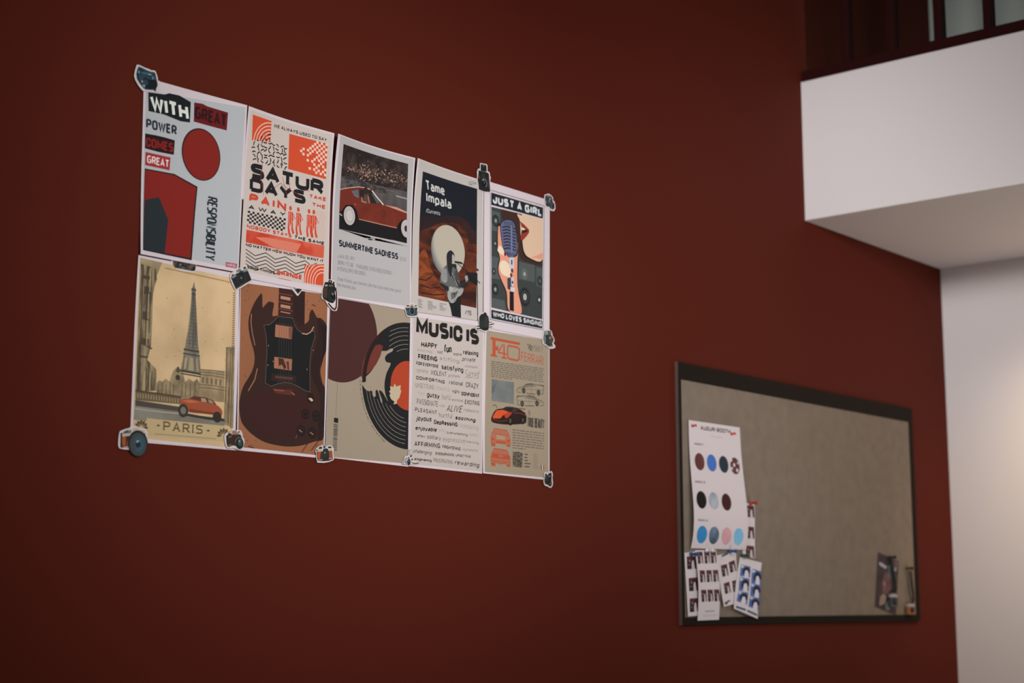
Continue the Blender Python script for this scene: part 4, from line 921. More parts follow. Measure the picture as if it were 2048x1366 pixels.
A.part('shutter_dial').poly(1, (44, 46, 44), [(255, 590), (320, 540), (340, 590), (270, 640)]); A.part('rewind_knob').poly(1, (46, 50, 46), [(710, 300), (790, 245), (830, 320), (730, 370)])
A.part('lens').disc(2, (42, 48, 46), (640, 700), 9.5, 11); A.disc(3, (24, 26, 26), (640, 700), 7.6, 9); A.ring(4, (54, 62, 60), (640, 700), 5, 5.6); A.disc(4, (88, 94, 92), (630, 700), 2.2)
A.build(r_)
Z = (630, 550, .05857)
r_, A = sticker('brown and black camera sticker with a hanging strap beside the guitar poster', Z, W_[8], [(320, 210), (440, 200), (460, 150), (570, 160), (680, 190), (710, 300), (720, 430), (760, 560), (790, 760), (785, 1040), (750, 1210), (680, 1235), (590, 1215), (520, 1130), (420, 1010), (340, 860), (240, 820), (215, 750), (240, 640), (240, 480), (280, 340)])
A.part('camera_body').poly(0, (34, 33, 32), [(340, 240), (450, 240), (660, 300), (690, 440), (700, 700), (640, 980), (480, 930), (400, 880), (290, 820), (255, 740), (265, 500), (300, 380)])
A.poly(1, (74, 50, 40), [(300, 420), (420, 420), (410, 780), (300, 780), (280, 600)]); A.poly(1, (170, 160, 150), [(340, 330), (430, 330), (430, 380), (345, 390)]); A.poly(1, (88, 86, 84), [(470, 320), (620, 340), (620, 400), (470, 400)])
A.part('viewfinder').poly(1, (30, 30, 30), [(450, 220), (480, 170), (570, 180), (590, 240), (560, 280), (480, 270)]); A.poly(2, (170, 166, 160), [(505, 205), (540, 210), (535, 250), (505, 240)]); A.poly(1, (32, 30, 30), [(600, 250), (650, 215), (670, 290), (640, 310)])
A.part('strap').line(1, (62, 30, 32), [(700, 430), (730, 640), (735, 900), (720, 1110), (670, 1180), (590, 1130), (500, 1020), (450, 960)], 3.2)
A.poly(1, (206, 200, 196), [(670, 560), (690, 540), (700, 660), (690, 700)]); A.poly(1, (206, 200, 196), [(640, 930), (680, 860), (700, 1000), (690, 1090), (560, 1050), (480, 970), (560, 1000)])
A.part('lens').disc(2, (36, 44, 42), (545, 680), 9, 11); A.disc(3, (22, 24, 24), (610, 770), 6.5, 8); A.ring(4, (98, 104, 100), (610, 770), 5.2, 5.8, 200, 320); A.disc(4, (120, 124, 120), (600, 650), 2.2)
A.build(r_)
Z = (800, 590, .0366)
r_, A = sticker('teal rangefinder camera sticker above the word poster', Z, W_[9], [(330, 500), (540, 490), (580, 440), (720, 420), (800, 500), (930, 500), (960, 600), (1010, 690), (1000, 800), (960, 930), (985, 1050), (940, 1190), (700, 1205), (430, 1195), (350, 1150), (320, 1000), (280, 860), (250, 760), (300, 620)])
A.part('camera_body').poly(0, (48, 70, 76), [(290, 720), (950, 700), (930, 860), (950, 1000), (920, 1110), (680, 1150), (420, 1120), (360, 1060), (330, 880)])
A.poly(1, (70, 92, 110), [(350, 830), (430, 830), (450, 1060), (390, 1080)]); A.poly(1, (36, 40, 42), [(290, 700), (520, 700), (540, 780), (310, 780)]); A.poly(1, (42, 30, 32), [(890, 690), (960, 700), (930, 800), (880, 780)])
A.part('top_plate').poly(1, (176, 160, 152), [(310, 640), (430, 600), (560, 600), (580, 500), (700, 480), (750, 600), (900, 610), (900, 690), (740, 720), (560, 700), (330, 720)]); A.poly(2, (58, 40, 36), [(350, 550), (510, 550), (500, 610), (360, 610)]); A.poly(2, (46, 30, 34), [(820, 550), (910, 550), (920, 610), (800, 600)]); A.poly(2, (44, 38, 36), [(600, 590), (700, 600), (720, 680), (540, 690)])
A.part('lens').disc(2, (118, 128, 126), (650, 870), 7.2, 8.2); A.disc(3, (52, 66, 70), (650, 880), 6, 6.8); A.disc(4, (20, 22, 26), (655, 860), 4.4, 5.4); A.disc(5, (110, 120, 118), (635, 855), 1.2); A.poly(2, (120, 116, 122), [(540, 1010), (620, 980), (740, 1000), (700, 1070), (580, 1070)])
A.build(r_)
Z = (935, 320, .05124)
r_, A = sticker('black twin-lens camera sticker with raised hood above the singing poster', Z, W_[5], [(490, 120), (560, 125), (740, 160), (780, 210), (785, 430), (870, 490), (885, 620), (915, 690), (890, 780), (910, 1000), (920, 1280), (620, 1250), (440, 1190), (390, 1150), (400, 900), (350, 760), (380, 660), (370, 450), (420, 330), (480, 345)])
A.part('camera_body').poly(0, (33, 35, 35), [(430, 400), (500, 420), (740, 470), (830, 530), (850, 700), (870, 1000), (885, 1245), (650, 1230), (440, 1150), (420, 900), (390, 760), (420, 620)])
A.poly(1, (104, 50, 48), [(430, 620), (490, 630), (480, 720), (430, 740)]); A.poly(1, (70, 46, 50), [(800, 640), (850, 700), (860, 1000), (810, 1180), (790, 900)]); A.line(1, (120, 124, 122), [(520, 430), (620, 440), (740, 480)], 1)
A.part('viewing_hood').poly(1, (30, 33, 33), [(515, 165), (620, 175), (735, 210), (745, 455), (620, 440), (510, 420)]); A.disc(2, (150, 152, 148), (622, 228), 1.2)
A.part('lens').disc(2, (46, 50, 50), (620, 640), 5.5, 6.5); A.ring(3, (120, 118, 124), (650, 900), 7, 9, -60, 150); A.disc(2, (22, 25, 25), (640, 900), 7.4, 8.6); A.disc(4, (150, 156, 152), (620, 795), 2, 1); A.disc(4, (100, 104, 102), (655, 885), 1.4, 2)
A.build(r_)
Z = (1075, 380, .0366)
r_, A = sticker('small grey camera sticker on the top right corner of the singing poster', Z, W_[5], [(380, 260), (480, 230), (590, 190), (680, 230), (800, 340), (850, 420), (860, 560), (930, 640), (980, 850), (980, 1020), (920, 1150), (780, 1150), (640, 1050), (580, 970), (470, 950), (410, 860), (380, 700), (360, 480)])
A.part('camera_body').poly(0, (56, 60, 64), [(420, 310), (490, 290), (600, 260), (760, 370), (810, 480), (830, 640), (920, 760), (930, 980), (840, 1080), (700, 1010), (620, 900), (550, 915), (470, 860), (420, 700), (415, 500)])
A.poly(1, (30, 32, 36), [(470, 780), (570, 790), (610, 890), (540, 915)]); A.poly(1, (122, 124, 118), [(500, 310), (610, 270), (680, 350), (560, 400)]); A.poly(1, (128, 128, 128), [(420, 600), (480, 590), (490, 700), (430, 760)])
A.part('lens').disc(2, (40, 42, 52), (690, 480), 4, 5); A.disc(3, (158, 156, 168), (680, 480), 2.2, 2.6); A.disc(2, (86, 82, 86), (650, 620), 4.2, 5); A.disc(3, (120, 114, 116), (640, 620), 2.2); A.disc(2, (36, 42, 40), (860, 880), 4, 5.4); A.line(3, (130, 126, 128), [(790, 720), (770, 900), (780, 1040)], 1)
A.build(r_)
Z = (940, 615, .04392)
r_, A = sticker('all-black backpack-shaped camera sticker with splayed straps, over the word poster corner', Z, W_[5], [(620, 190), (700, 190), (770, 240), (800, 320), (870, 390), (900, 590), (1000, 620), (1130, 700), (1120, 780), (1050, 830), (1070, 900), (980, 950), (890, 960), (850, 1060), (700, 1110), (560, 1090), (500, 1030), (290, 1040), (245, 990), (270, 930), (240, 870), (290, 820), (400, 780), (400, 560), (360, 440), (400, 360), (480, 290), (570, 270)])
A.part('camera_bag').poly(0, (35, 38, 37), [(420, 420), (500, 310), (600, 280), (680, 205), (750, 270), (770, 350), (840, 410), (870, 640), (850, 940), (830, 1020), (700, 1060), (560, 1020), (440, 960), (415, 760)])
A.poly(1, (46, 49, 48), [(440, 600), (640, 580), (640, 900), (470, 930)]); A.poly(1, (50, 52, 52), [(660, 430), (820, 430), (830, 900), (650, 900)]); A.poly(1, (28, 30, 36), [(540, 960), (840, 940), (820, 1030), (680, 1060), (560, 1030)])
A.cur = ('strap', 900); A.poly(0, (32, 34, 34), [(860, 660), (990, 640), (1000, 670), (870, 690)]); A.cur = ('strap', 901); A.poly(0, (32, 34, 34), [(860, 790), (960, 740), (1090, 725), (1100, 760), (980, 790), (870, 830)]); A.cur = ('strap', 902); A.poly(0, (32, 34, 34), [(850, 880), (1000, 865), (1030, 880), (1000, 900), (850, 920)]); A.cur = ('strap', 903); A.poly(0, (32, 34, 34), [(440, 810), (290, 850), (280, 885), (450, 880)]); A.cur = ('strap', 904); A.poly(0, (32, 34, 34), [(460, 940), (350, 930), (280, 975), (300, 1000), (480, 980)])
A.build(r_)
Z = (1070, 650, .04392)
r_, A = sticker('blue-grey and brown camera sticker on the right edge between the two rows', Z, W_[10], [(380, 220), (520, 200), (680, 220), (760, 290), (790, 400), (800, 490), (880, 610), (895, 720), (840, 830), (930, 950), (920, 1030), (840, 1075), (700, 1085), (600, 1050), (500, 930), (400, 900), (340, 840), (330, 640), (350, 480)])
A.part('camera_body').poly(0, (52, 50, 50), [(420, 260), (600, 250), (720, 280), (740, 470), (830, 600), (850, 690), (780, 830), (820, 960), (860, 990), (640, 1010), (520, 890), (410, 850), (380, 620), (400, 480)])
A.poly(1, (112, 132, 142), [(425, 480), (480, 510), (480, 860), (415, 850)]); A.poly(1, (78, 66, 44), [(640, 620), (760, 560), (840, 650), (740, 860), (640, 840)]); A.poly(2, (150, 134, 124), [(640, 560), (700, 510), (740, 600), (660, 640)]); A.poly(1, (128, 126, 122), [(600, 960), (800, 930), (850, 990), (680, 1010)])
A.part('top_plate').poly(1, (140, 146, 138), [(430, 250), (580, 250), (590, 440), (540, 470), (440, 460)]); A.disc(2, (70, 74, 70), (494, 400), 1.4); A.poly(1, (96, 88, 80), [(610, 280), (700, 290), (710, 440), (620, 460)])
A.part('lens').disc(2, (40, 62, 66), (540, 560), 4, 6); A.disc(3, (28, 36, 38), (530, 520), 2.6, 3)
A.build(r_)
Z = (230, 845, .05124)
r_, A = sticker('orange and silver camera sticker at the bottom left corner of the poster block', Z, (206, 200, 198), [(200, 330), (400, 250), (570, 210), (610, 150), (840, 130), (940, 210), (1130, 215), (1220, 290), (1285, 400), (1270, 700), (1220, 980), (1120, 1050), (1010, 1140), (900, 1180), (780, 1150), (660, 1060), (350, 1055), (170, 1010), (120, 900), (130, 640), (160, 420)])
A.part('camera_body').poly(0, (64, 42, 34), [(240, 400), (1180, 400), (1200, 560), (1150, 960), (680, 1000), (220, 980), (210, 800), (220, 600)])
A.poly(1, (150, 78, 40), [(290, 560), (400, 550), (420, 600), (410, 900), (290, 910), (270, 740)]); A.poly(1, (128, 62, 34), [(500, 700), (590, 720), (590, 900), (430, 890), (470, 760)]); A.poly(1, (166, 140, 126), [(300, 940), (660, 920), (660, 980), (360, 985)]); A.poly(1, (40, 26, 28), [(215, 420), (260, 420), (255, 970), (205, 960)]); A.poly(1, (110, 52, 38), [(1140, 560), (1190, 560), (1170, 760), (1140, 740)])
A.part('top_plate').poly(1, (172, 156, 142), [(280, 430), (600, 410), (690, 380), (680, 230), (860, 200), (900, 260), (1140, 300), (1170, 520), (900, 510), (700, 500), (280, 560)]); A.poly(2, (72, 78, 70), [(330, 360), (480, 290), (630, 290), (640, 380), (480, 410), (330, 400)]); A.poly(3, (140, 150, 134), [(510, 310), (610, 310), (610, 345), (510, 345)]); A.poly(2, (96, 82, 66), [(700, 430), (900, 410), (900, 460), (740, 460)]); A.poly(2, (188, 156, 136), [(980, 370), (1130, 370), (1140, 490), (980, 490)])
A.part('lens').disc(3, (36, 36, 36), (890, 820), 19, 20.5); A.disc(4, (62, 66, 66), (900, 850), 16, 18); A.disc(5, (54, 80, 88), (930, 840), 10, 12); A.disc(6, (34, 38, 52), (890, 860), 5, 5); A.poly(6, (138, 146, 148), [(830, 700), (960, 700), (870, 800), (830, 780)])
A.build(r_)
Z = (440, 850, .04392)
r_, A = sticker('dark bronze camera sticker with a green lens, left of the guitar poster base', Z, W_[7], [(200, 460), (300, 340), (440, 330), (500, 330), (550, 200), (680, 180), (760, 250), (870, 220), (960, 260), (1030, 400), (1030, 520), (1110, 660), (1120, 800), (1060, 1010), (960, 1110), (840, 1130), (700, 1080), (600, 1060), (420, 1070), (320, 1040), (240, 900), (200, 640)])
A.part('camera_body').poly(0, (56, 42, 34), [(280, 500), (350, 440), (560, 430), (720, 430), (920, 420), (980, 540), (1000, 620), (900, 940), (720, 960), (600, 930), (500, 960), (390, 1010), (330, 960), (290, 760)])
A.poly(1, (36, 30, 30), [(280, 500), (350, 480), (350, 900), (330, 970), (300, 860)]); A.poly(1, (110, 80, 66), [(360, 900), (500, 860), (520, 920), (390, 980)]); A.poly(1, (110, 86, 68), [(370, 520), (540, 480), (540, 540), (380, 600)])
A.part('viewfinder').poly(1, (140, 114, 92), [(540, 300), (580, 250), (720, 240), (760, 320), (860, 380), (820, 440), (620, 440), (540, 380)]); A.poly(2, (62, 44, 34), [(350, 400), (400, 350), (540, 400), (500, 440), (380, 470)]); A.poly(2, (42, 38, 42), [(820, 300), (880, 280), (920, 330), (820, 360)]); A.poly(2, (84, 70, 52), [(680, 420), (780, 420), (760, 480), (680, 480)])
A.part('lens').ring(2, (128, 112, 98), (890, 830), 8.8, 9.8, 60, 185); A.disc(2, (38, 34, 36), (890, 840), 8.6, 9.4); A.disc(3, (42, 62, 66), (920, 800), 5.4, 6.4); A.disc(4, (50, 86, 66), (885, 820), 2.8, 3.6); A.poly(5, (122, 150, 130), [(840, 690), (900, 680), (920, 760), (850, 790)])
A.build(r_)
Z = (620, 880, .04392)
r_, A = sticker('orange folding camera sticker under the seam of guitar and record posters', Z, W_[8], [(280, 380), (360, 310), (470, 270), (600, 200), (700, 230), (760, 310), (820, 250), (960, 235), (1040, 320), (1090, 400), (1060, 560), (1090, 860), (1080, 910), (900, 990), (640, 1045), (330, 1030), (290, 860), (280, 600), (240, 520)])
A.part('camera_body').poly(0, (66, 52, 44), [(300, 540), (1010, 480), (1040, 880), (860, 950), (600, 970), (350, 950), (320, 800)])
A.poly(1, (178, 82, 50), [(350, 540), (500, 530), (460, 700), (450, 860), (360, 860), (340, 700)]); A.poly(1, (164, 70, 54), [(860, 500), (1010, 490), (1020, 800), (900, 810), (860, 700)]); A.poly(2, (110, 84, 52), [(850, 560), (920, 520), (930, 640), (860, 780)]); A.poly(1, (168, 156, 146), [(370, 890), (560, 880), (560, 920), (380, 930)]); A.poly(1, (170, 150, 140), [(860, 820), (1000, 810), (1010, 860), (860, 870)])
A.part('top_plate').poly(1, (186, 166, 136), [(330, 440), (520, 420), (520, 520), (360, 540)]); A.poly(1, (186, 176, 140), [(850, 370), (980, 370), (980, 460), (850, 470)]); A.poly(2, (38, 36, 34), [(390, 350), (480, 300), (550, 330), (540, 400), (380, 400)]); A.poly(2, (36, 34, 36), [(800, 340), (860, 290), (950, 290), (990, 360), (820, 370)]); A.disc(2, (156, 150, 138), (650, 290), 4, 4); A.disc(3, (58, 44, 38), (650, 320), 2, 2); A.poly(2, (74, 66, 60), [(280, 450), (340, 410), (340, 520), (290, 530)])
A.part('bellows').poly(2, (34, 36, 36), [(590, 430), (640, 390), (780, 380), (830, 450), (840, 700), (800, 880), (640, 900), (560, 760), (560, 560)]); A.part('lens').disc(3, (46, 50, 48), (690, 620), 6.5, 9); A.poly(4, (150, 152, 150), [(640, 550), (710, 550), (680, 620), (650, 610)])
A.build(r_)
Z = (795, 890, .0366)
r_, A = sticker('white flash camera sticker with a round reflector on the record poster edge', Z, W_[9], [(400, 600), (540, 600), (590, 560), (600, 320), (640, 240), (800, 230), (860, 320), (840, 560), (810, 660), (880, 740), (880, 860), (1130, 950), (1180, 990), (1100, 1060), (800, 1075), (500, 1065), (270, 1050), (245, 960), (330, 820)])
A.part('camera_body').poly(0, (186, 178, 178), [(300, 1030), (280, 990), (400, 760), (540, 690), (740, 700), (840, 760), (800, 860), (760, 960), (760, 1040)]); A.line(1, (92, 82, 80), [(290, 1000), (400, 770), (540, 740)], 1.2); A.poly(1, (128, 130, 146), [(420, 860), (540, 860), (540, 1030), (430, 1030)]); A.poly(1, (70, 58, 58), [(440, 665), (510, 660), (500, 690), (450, 690)]); A.poly(1, (58, 40, 44), [(580, 660), (640, 660), (650, 740), (580, 740)]); A.line(1, (50, 46, 46), [(770, 745), (830, 770), (820, 810), (750, 830)], 1.6)
A.part('flash_reflector').poly(1, (120, 114, 108), [(630, 300), (680, 260), (790, 260), (835, 320), (830, 500), (790, 560), (680, 560), (635, 500)]); A.poly(2, (190, 182, 174), [(650, 320), (690, 280), (780, 280), (815, 330), (810, 490), (770, 540), (690, 540), (655, 490)]); A.poly(1, (58, 52, 50), [(680, 570), (790, 560), (780, 650), (690, 660)])
A.part('lens').disc(2, (40, 34, 38), (620, 930), 4, 5.6); A.disc(3, (120, 116, 112), (610, 890), 1.2, 1.6)
A.part('strap').line(1, (70, 70, 66), [(790, 960), (880, 1000), (1000, 1010), (1150, 985)], 2)
A.build(r_)
Z = (1075, 935, .0366)
r_, A = sticker('small black camera sticker at the bottom right corner of the car poster', Z, W_[10], [(370, 265), (480, 250), (560, 270), (690, 220), (760, 190), (820, 280), (840, 400), (820, 520), (830, 680), (850, 860), (820, 1020), (740, 1110), (640, 1105), (570, 1040), (470, 1025), (380, 960), (340, 880), (330, 700), (385, 560), (360, 400)])
A.part('camera_body').poly(0, (34, 33, 34), [(410, 380), (440, 320), (480, 320), (520, 400), (580, 400), (600, 300), (680, 310), (720, 270), (770, 310), (770, 600), (760, 740), (790, 860), (770, 980), (690, 1040), (600, 980), (500, 930), (400, 900), (370, 700), (400, 560)])
A.poly(1, (64, 62, 62), [(450, 520), (530, 520), (520, 700), (450, 760)]); A.poly(1, (150, 150, 148), [(590, 460), (690, 460), (680, 500), (600, 500)]); A.line(1, (92, 92, 90), [(430, 470), (480, 445), (560, 460)], 1)
A.part('lens').disc(2, (28, 30, 26), (680, 900), 4.5, 5.4); A.disc(3, (150, 160, 150), (700, 885), 1.2); A.disc(2, (26, 27, 28), (620, 600), 3.4, 4); A.ring(3, (70, 68, 68), (620, 600), 2.6, 3)
A.build(r_)
# two stickers mostly covered by the upper row
Z = (330, 515, .03906)
r_, A = sticker('dark camera sticker peeking out above the tower card', Z, (206, 200, 198), [(330, -80), (1560, 120), (1600, 500), (1590, 720), (1380, 750), (980, 720), (560, 590), (420, 540), (330, 380)], 0.0018)
A.part('camera_body').poly(0, A.ink2((40, 34, 34), (92, 82, 76), 120, 3, .45, .65), [(370, -40), (1540, 160), (1575, 480), (1530, 690), (1380, 690), (780, 580), (500, 520), (410, 400)]); A.part('lens').disc(1, (132, 128, 128), (790, 360), 1.6); A.disc(1, (26, 22, 24), (1500, 540), 1.8, 2.4)
A.build(r_)
Z = (570, 560, .0293)
r_, A = sticker('pointed black camera sticker peeking out above the guitar neck', Z, W_[7], [(330, 100), (1320, 300), (1290, 640), (1170, 690), (1050, 870), (900, 1070), (860, 1085), (780, 1020), (560, 740), (400, 560)], 0.0018)
A.part('camera_body').poly(0, (40, 36, 34), [(390, 200), (1220, 400), (1220, 590), (1160, 640), (900, 940), (870, 930), (680, 680), (600, 590), (420, 430)]); A.part('lens').line(1, (166, 180, 172), [(600, 590), (740, 580), (860, 520), (960, 400)], 2); A.disc(1, (26, 36, 32), (660, 470), 3.4, 3)
A.build(r_)

# ------------------------------------------------------------------ the pin board
BT = 0.009
f0, f1 = on_wall(1355.9, 723, BT), on_wall(1839, 1241.7, BT); i0, i1 = on_wall(1363.4, 757.2, BT), on_wall(1833.7, 1231, BT)
iTR, iBL = on_wall(1819, 844.8, BT), on_wall(1369.6, 1233, BT)
ox0, ox1, oz0, oz1 = f0.x, 2.7035, f1.z, f0.z
ix0, ix1 = (i0.x + iBL.x)/2, (iTR.x + i1.x)/2; iz1, iz0 = (i0.z + iTR.z)/2, (i1.z + iBL.z)/2
board = tag(empty('pin_board', ((ox0 + ox1)/2, 0, oz0)), 'wide grey-brown felt pin board in a dark frame on the red wall', 'pin board')
bm = bmesh.new(); box(bm, (ix0 - .004, -0.0062, iz0 - .004), (ix1 + .004, -0.0005, iz1 + .004))
felt = mat('grey_brown_felt', (0.240, 0.193, 0.147), 0.95, 0.05, noise=((0.278, 0.226, 0.175), 30, 8, .3, .7), bump=(900, .25, .0006))
obj('felt_panel', bm, felt, board)
fm = mat('dark_brown_frame', (0.017, 0.0125, 0.0095), 0.7, 0.08); em = mat('frame_edge_strip', (0.13, 0.09, 0.075), 0.6, 0.1)
for lo, hi in (((ox0, iz1), (ox1, oz1)), ((ox0, oz0), (ox1, iz0)), ((ox0, iz0), (ix0, iz1)), ((ix1, iz0), (ox1, iz1))):
    bm = bmesh.new(); box(bm, (lo[0], -BT, lo[1]), (hi[0], -0.0004, hi[1]), 0.0008); obj('frame_rail', bm, fm, board)
bm = bmesh.new(); box(bm, (ox0 - .0008, -BT + .0006, oz0), (ox0 - .00005, -0.0004, oz1)); obj('edge_strip', bm, em, board)

# ------------------------------------------------------------------ what is pinned to it
WB = (202, 196, 194)
sheet_white = mat('photo_paper', (0.79, 0.725, 0.745), 0.5, 0.2)
def pinned(name, label, cat, px, base, curl, Z, group=None, m=sheet_white, n=(8, 24)):
    c = [on_wall(x, y, base) for x, y in px]
    S = Sheet(px, base, curl, (c[1]-c[0]).length, (c[3]-c[0]).length, n)
    root = tag(empty(name, (S.c[3] + S.c[2])/2), label, cat, group)
    S.paper('paper_sheet', m, root)
    return root, Art(S, Z, WB)
ZA = (1350, 830, .20492)
root, A = pinned('colour_chart', 'white AUGURI BOOTH sheet with rows of coloured ovals pinned to the board', 'chart', [(1377.3, 839.8), (1479.5, 855), (1491.8, 1100), (1381.8, 1096.4)], 0.0098, lambda u, v: .095*v**3*(1-v) + .002*v, ZA)
A.part('colour_sample')
def oval(c, col):
    A.nt += 1; A.cur = ('colour_sample', A.nt); A.disc(1, col, c, 20); A.cur = 'colour_sample'
oval((240, 455), A.ink2((84, 46, 44), (104, 56, 50), 30, 2)); oval((358, 468), (62, 102, 172)); oval((475, 482), (30, 44, 56)); oval((585, 497), (86, 50, 50))
A.cur = 'pattern_spot'; A.disc(2, (206, 190, 188), (577, 488), 4.5); A.disc(2, (206, 190, 188), (607, 540), 4.5); A.disc(2, (206, 196, 196), (556, 520), 3.5); A.disc(2, (200, 190, 190), (612, 470), 3); A.disc(2, (206, 198, 200), (548, 440), 4)
oval((258, 828), (8, 10, 14)); oval((378, 838), A.ink2((130, 136, 146), (168, 170, 178), 20, 1)); oval((502, 850), (58, 20, 26))
oval((263, 1167), (48, 122, 172)); oval((380, 1175), A.ink2((44, 56, 76), (104, 120, 138), 30, 4)); oval((503, 1182), A.ink2((186, 136, 142), (202, 152, 154), 26, 3)); oval((620, 1188), A.ink2((104, 162, 194), (124, 176, 206), 26, 3))
A.part('bow_picture')
for x, y in ((185, 103), (567, 182)):
    A.poly(1, (176, 50, 40), [(x - 28, y - 16), (x - 4, y - 5), (x + 6, y - 14), (x + 28, y - 8), (x + 26, y + 14), (x + 4, y + 6), (x - 4, y + 16), (x - 24, y + 18)]); A.poly(2, (130, 28, 26), [(x - 6, y - 6), (x + 6, y - 5), (x + 5, y + 7), (x - 6, y + 6)])
A.part('lettering_line'); LT = (76, 52, 56)
A.text(1, LT, 'AUGURI BOOTH', (248, 143), (540, 182), (249, 104), 1.3); A.line(1, (176, 166, 170), [(345, 208), (465, 222)], 1.6)
A.text(1, LT, 'ROOM 1.', (190, 291), (283, 299), (190, 271), 1.3); A.text(1, LT, 'ROOM 2.', (196, 661), (299, 668), (197, 641), 1.3); A.text(1, LT, 'ROOM 3.', (226, 1034), (322, 1041), (227, 1015), 1.3)
A.build(root)
# photo strips
ZS = (1340, 1080, .13175); GP2 = 'photo booth strips pinned to the board'
def zs(*pts): return [(ZS[0] + x*ZS[2], ZS[1] + y*ZS[2]) for x, y in pts]
PK = (196, 170, 170)
def snap(A, q, seed):
    """one booth picture: red curtain, dark clothes, pale figure"""
    r = random.Random(seed); a, b, c, d = [Vector(p) for p in q]
    g = lambda u, v: tuple(a.lerp(b, u).lerp(d.lerp(c, u), v))
    A.nt += 1; A.cur = ('picture', A.nt)
    A.poly(1, (84, 44, 46), q)
    A.poly(2, (36, 32, 38), [g(.0, .42), g(.22, .2), g(.42, .22), g(.5, .4), g(.5, 1), g(.05, 1)]); A.poly(3, (150, 112, 108), [g(.22, .26), g(.38, .26), g(.38, .44), g(.24, .44)])
    A.poly(2, (34, 28, 32), [g(.5, .3), g(.64, .16), g(.84, .22), g(1, .5), g(1, 1), g(.8, 1)]); A.poly(3, PK, [g(.58, .34), g(.74, .32), g(.78, .56), g(.84, 1), g(.5, 1), g(.5, .6)])
    A.poly(3, (120, 84, 84), [g(.1 + r.uniform(0, .1), .6), g(.3, .56), g(.32, .7), g(.14, .74)])
S_A = zs((218, 195), (392, 172), (438, 1145), (275, 1162)); S_B = zs((380, 156), (698, 150), (744, 1210), (418, 1224)); S_C = zs((706, 236), (1000, 166), (1070, 945), (820, 1014)); S_D = zs((1062, 256), (1395, 345), (1332, 1196), (970, 1040))
root, A = pinned('photo_strip', 'narrow photo strip with three pictures, leftmost on the board', 'photo strip', S_A, 0.0072, lambda u, v: .004*v, ZS, GP2)
for k, q in enumerate(([(252, 252), (390, 242), (398, 436), (262, 446)], [(280, 580), (414, 566), (422, 768), (292, 778)], [(298, 888), (424, 880), (432, 1084), (300, 1096)])): snap(A, q, k)
A.build(root)
root, A = pinned('photo_strip', 'long white photo strip with nine small pictures in three rows', 'photo strip', S_B, 0.0094, lambda u, v: .006*math.sin(math.pi*v) + .003*v, ZS, GP2)
k = 10
for y0, xs in ((180, (412, 516, 612)), (462, (446, 548, 648)), (758, (468, 566, 664))):
    for j, x in enumerate(xs): snap(A, [(x, y0 - j*3), (x + 80, y0 - 2 - j*3), (x + 92, y0 + 176 - j*4), (x + 14, y0 + 182 - j*4)], k); k += 1
A.cur = 'caption_line'; A.line(1, (150, 146, 160), [(534, 1082), (672, 1078)], 3); A.line(1, (168, 162, 172), [(500, 1150), (720, 1144)], 1.2)
A.build(root)
root, A = pinned('photo_strip', 'tilted white photo strip with four pictures, left of the blue one', 'photo strip', S_C, 0.0078, lambda u, v: .007*v*v, ZS, GP2)
for k, q in enumerate(([(770, 386), (864, 362), (888, 536), (796, 560)], [(888, 338), (980, 304), (1006, 470), (916, 500)], [(812, 660), (900, 630), (924, 796), (838, 822)], [(940, 622), (1024, 600), (1044, 770), (962, 794)])): snap(A, q, 30 + k)
A.cur = 'caption_line'; A.line(1, (70, 72, 82), [(785, 246), (882, 200)], 5); A.line(1, (70, 72, 82), [(830, 962), (908, 918)], 4); A.line(1, (80, 82, 92), [(836, 976), (876, 956)], 4); A.line(1, (176, 120, 120), [(780, 270), (792, 296)], 1.4)
A.build(root)
root, A = pinned('photo_strip', 'blue-and-white photo strip with six pictures, rightmost of the lower strips', 'photo strip', S_D, 0.0092, lambda u, v: .010*v*v + .004*u, ZS, GP2)
for q in ([(1078, 372), (1222, 405), (1214, 570), (1060, 545)], [(1058, 560), (1208, 590), (1196, 780), (1040, 765)], [(1040, 775), (1190, 800), (1168, 985), (1010, 925)], [(1246, 435), (1388, 480), (1380, 680), (1232, 650)], [(1230, 650), (1378, 690), (1368, 880), (1216, 845)], [(1214, 850), (1366, 890), (1346, 1070), (1190, 1010)]):
    a, b, c, d = [Vector(p) for p in q]; g = lambda u, v: tuple(a.lerp(b, u).lerp(d.lerp(c, u), v))
    A.nt += 1; A.cur = ('picture', A.nt)
    A.poly(1, (74, 98, 146), q); A.poly(2, (196, 194, 206), [g(.02, .02), g(.4, .12), g(.1, .3)]); A.poly(2, (34, 34, 46), [g(.22, .5), g(.38, .18), g(.7, .1), g(.98, .3), g(1, .6), g(.8, .6), g(.7, .42), g(.48, .5), g(.4, .8), g(.26, .78)]); A.poly(3, (204, 192, 198), [g(.48, .44), g(.72, .4), g(.84, .7), g(.86, 1), g(.42, 1), g(.44, .7)])
A.cur = 'caption_line'; A.line(1, (62, 82, 112), [(1000, 1012), (1150, 1062)], 5); A.line(1, (62, 82, 112), [(1172, 1072), (1322, 1140)], 5); A.line(1, (180, 150, 156), [(1110, 290), (1170, 282)], 2)
A.build(root)
root, A = pinned('photo_strip', 'thin photo strip half hidden behind the right edge of the oval chart', 'photo strip', [(1484, 1004.5), (1509.3, 1008), (1510, 1117), (1485.5, 1112)], 0.0068, lambda u, v: .001*v, ZA, GP2)
for k, y in enumerate((880, 1086, 1272)): snap(A, [(690, y), (770, y + 8), (774, y + 122), (692, y + 116)], 50 + k)
A.build(root)
ZP = (1720, 1080, .13183)
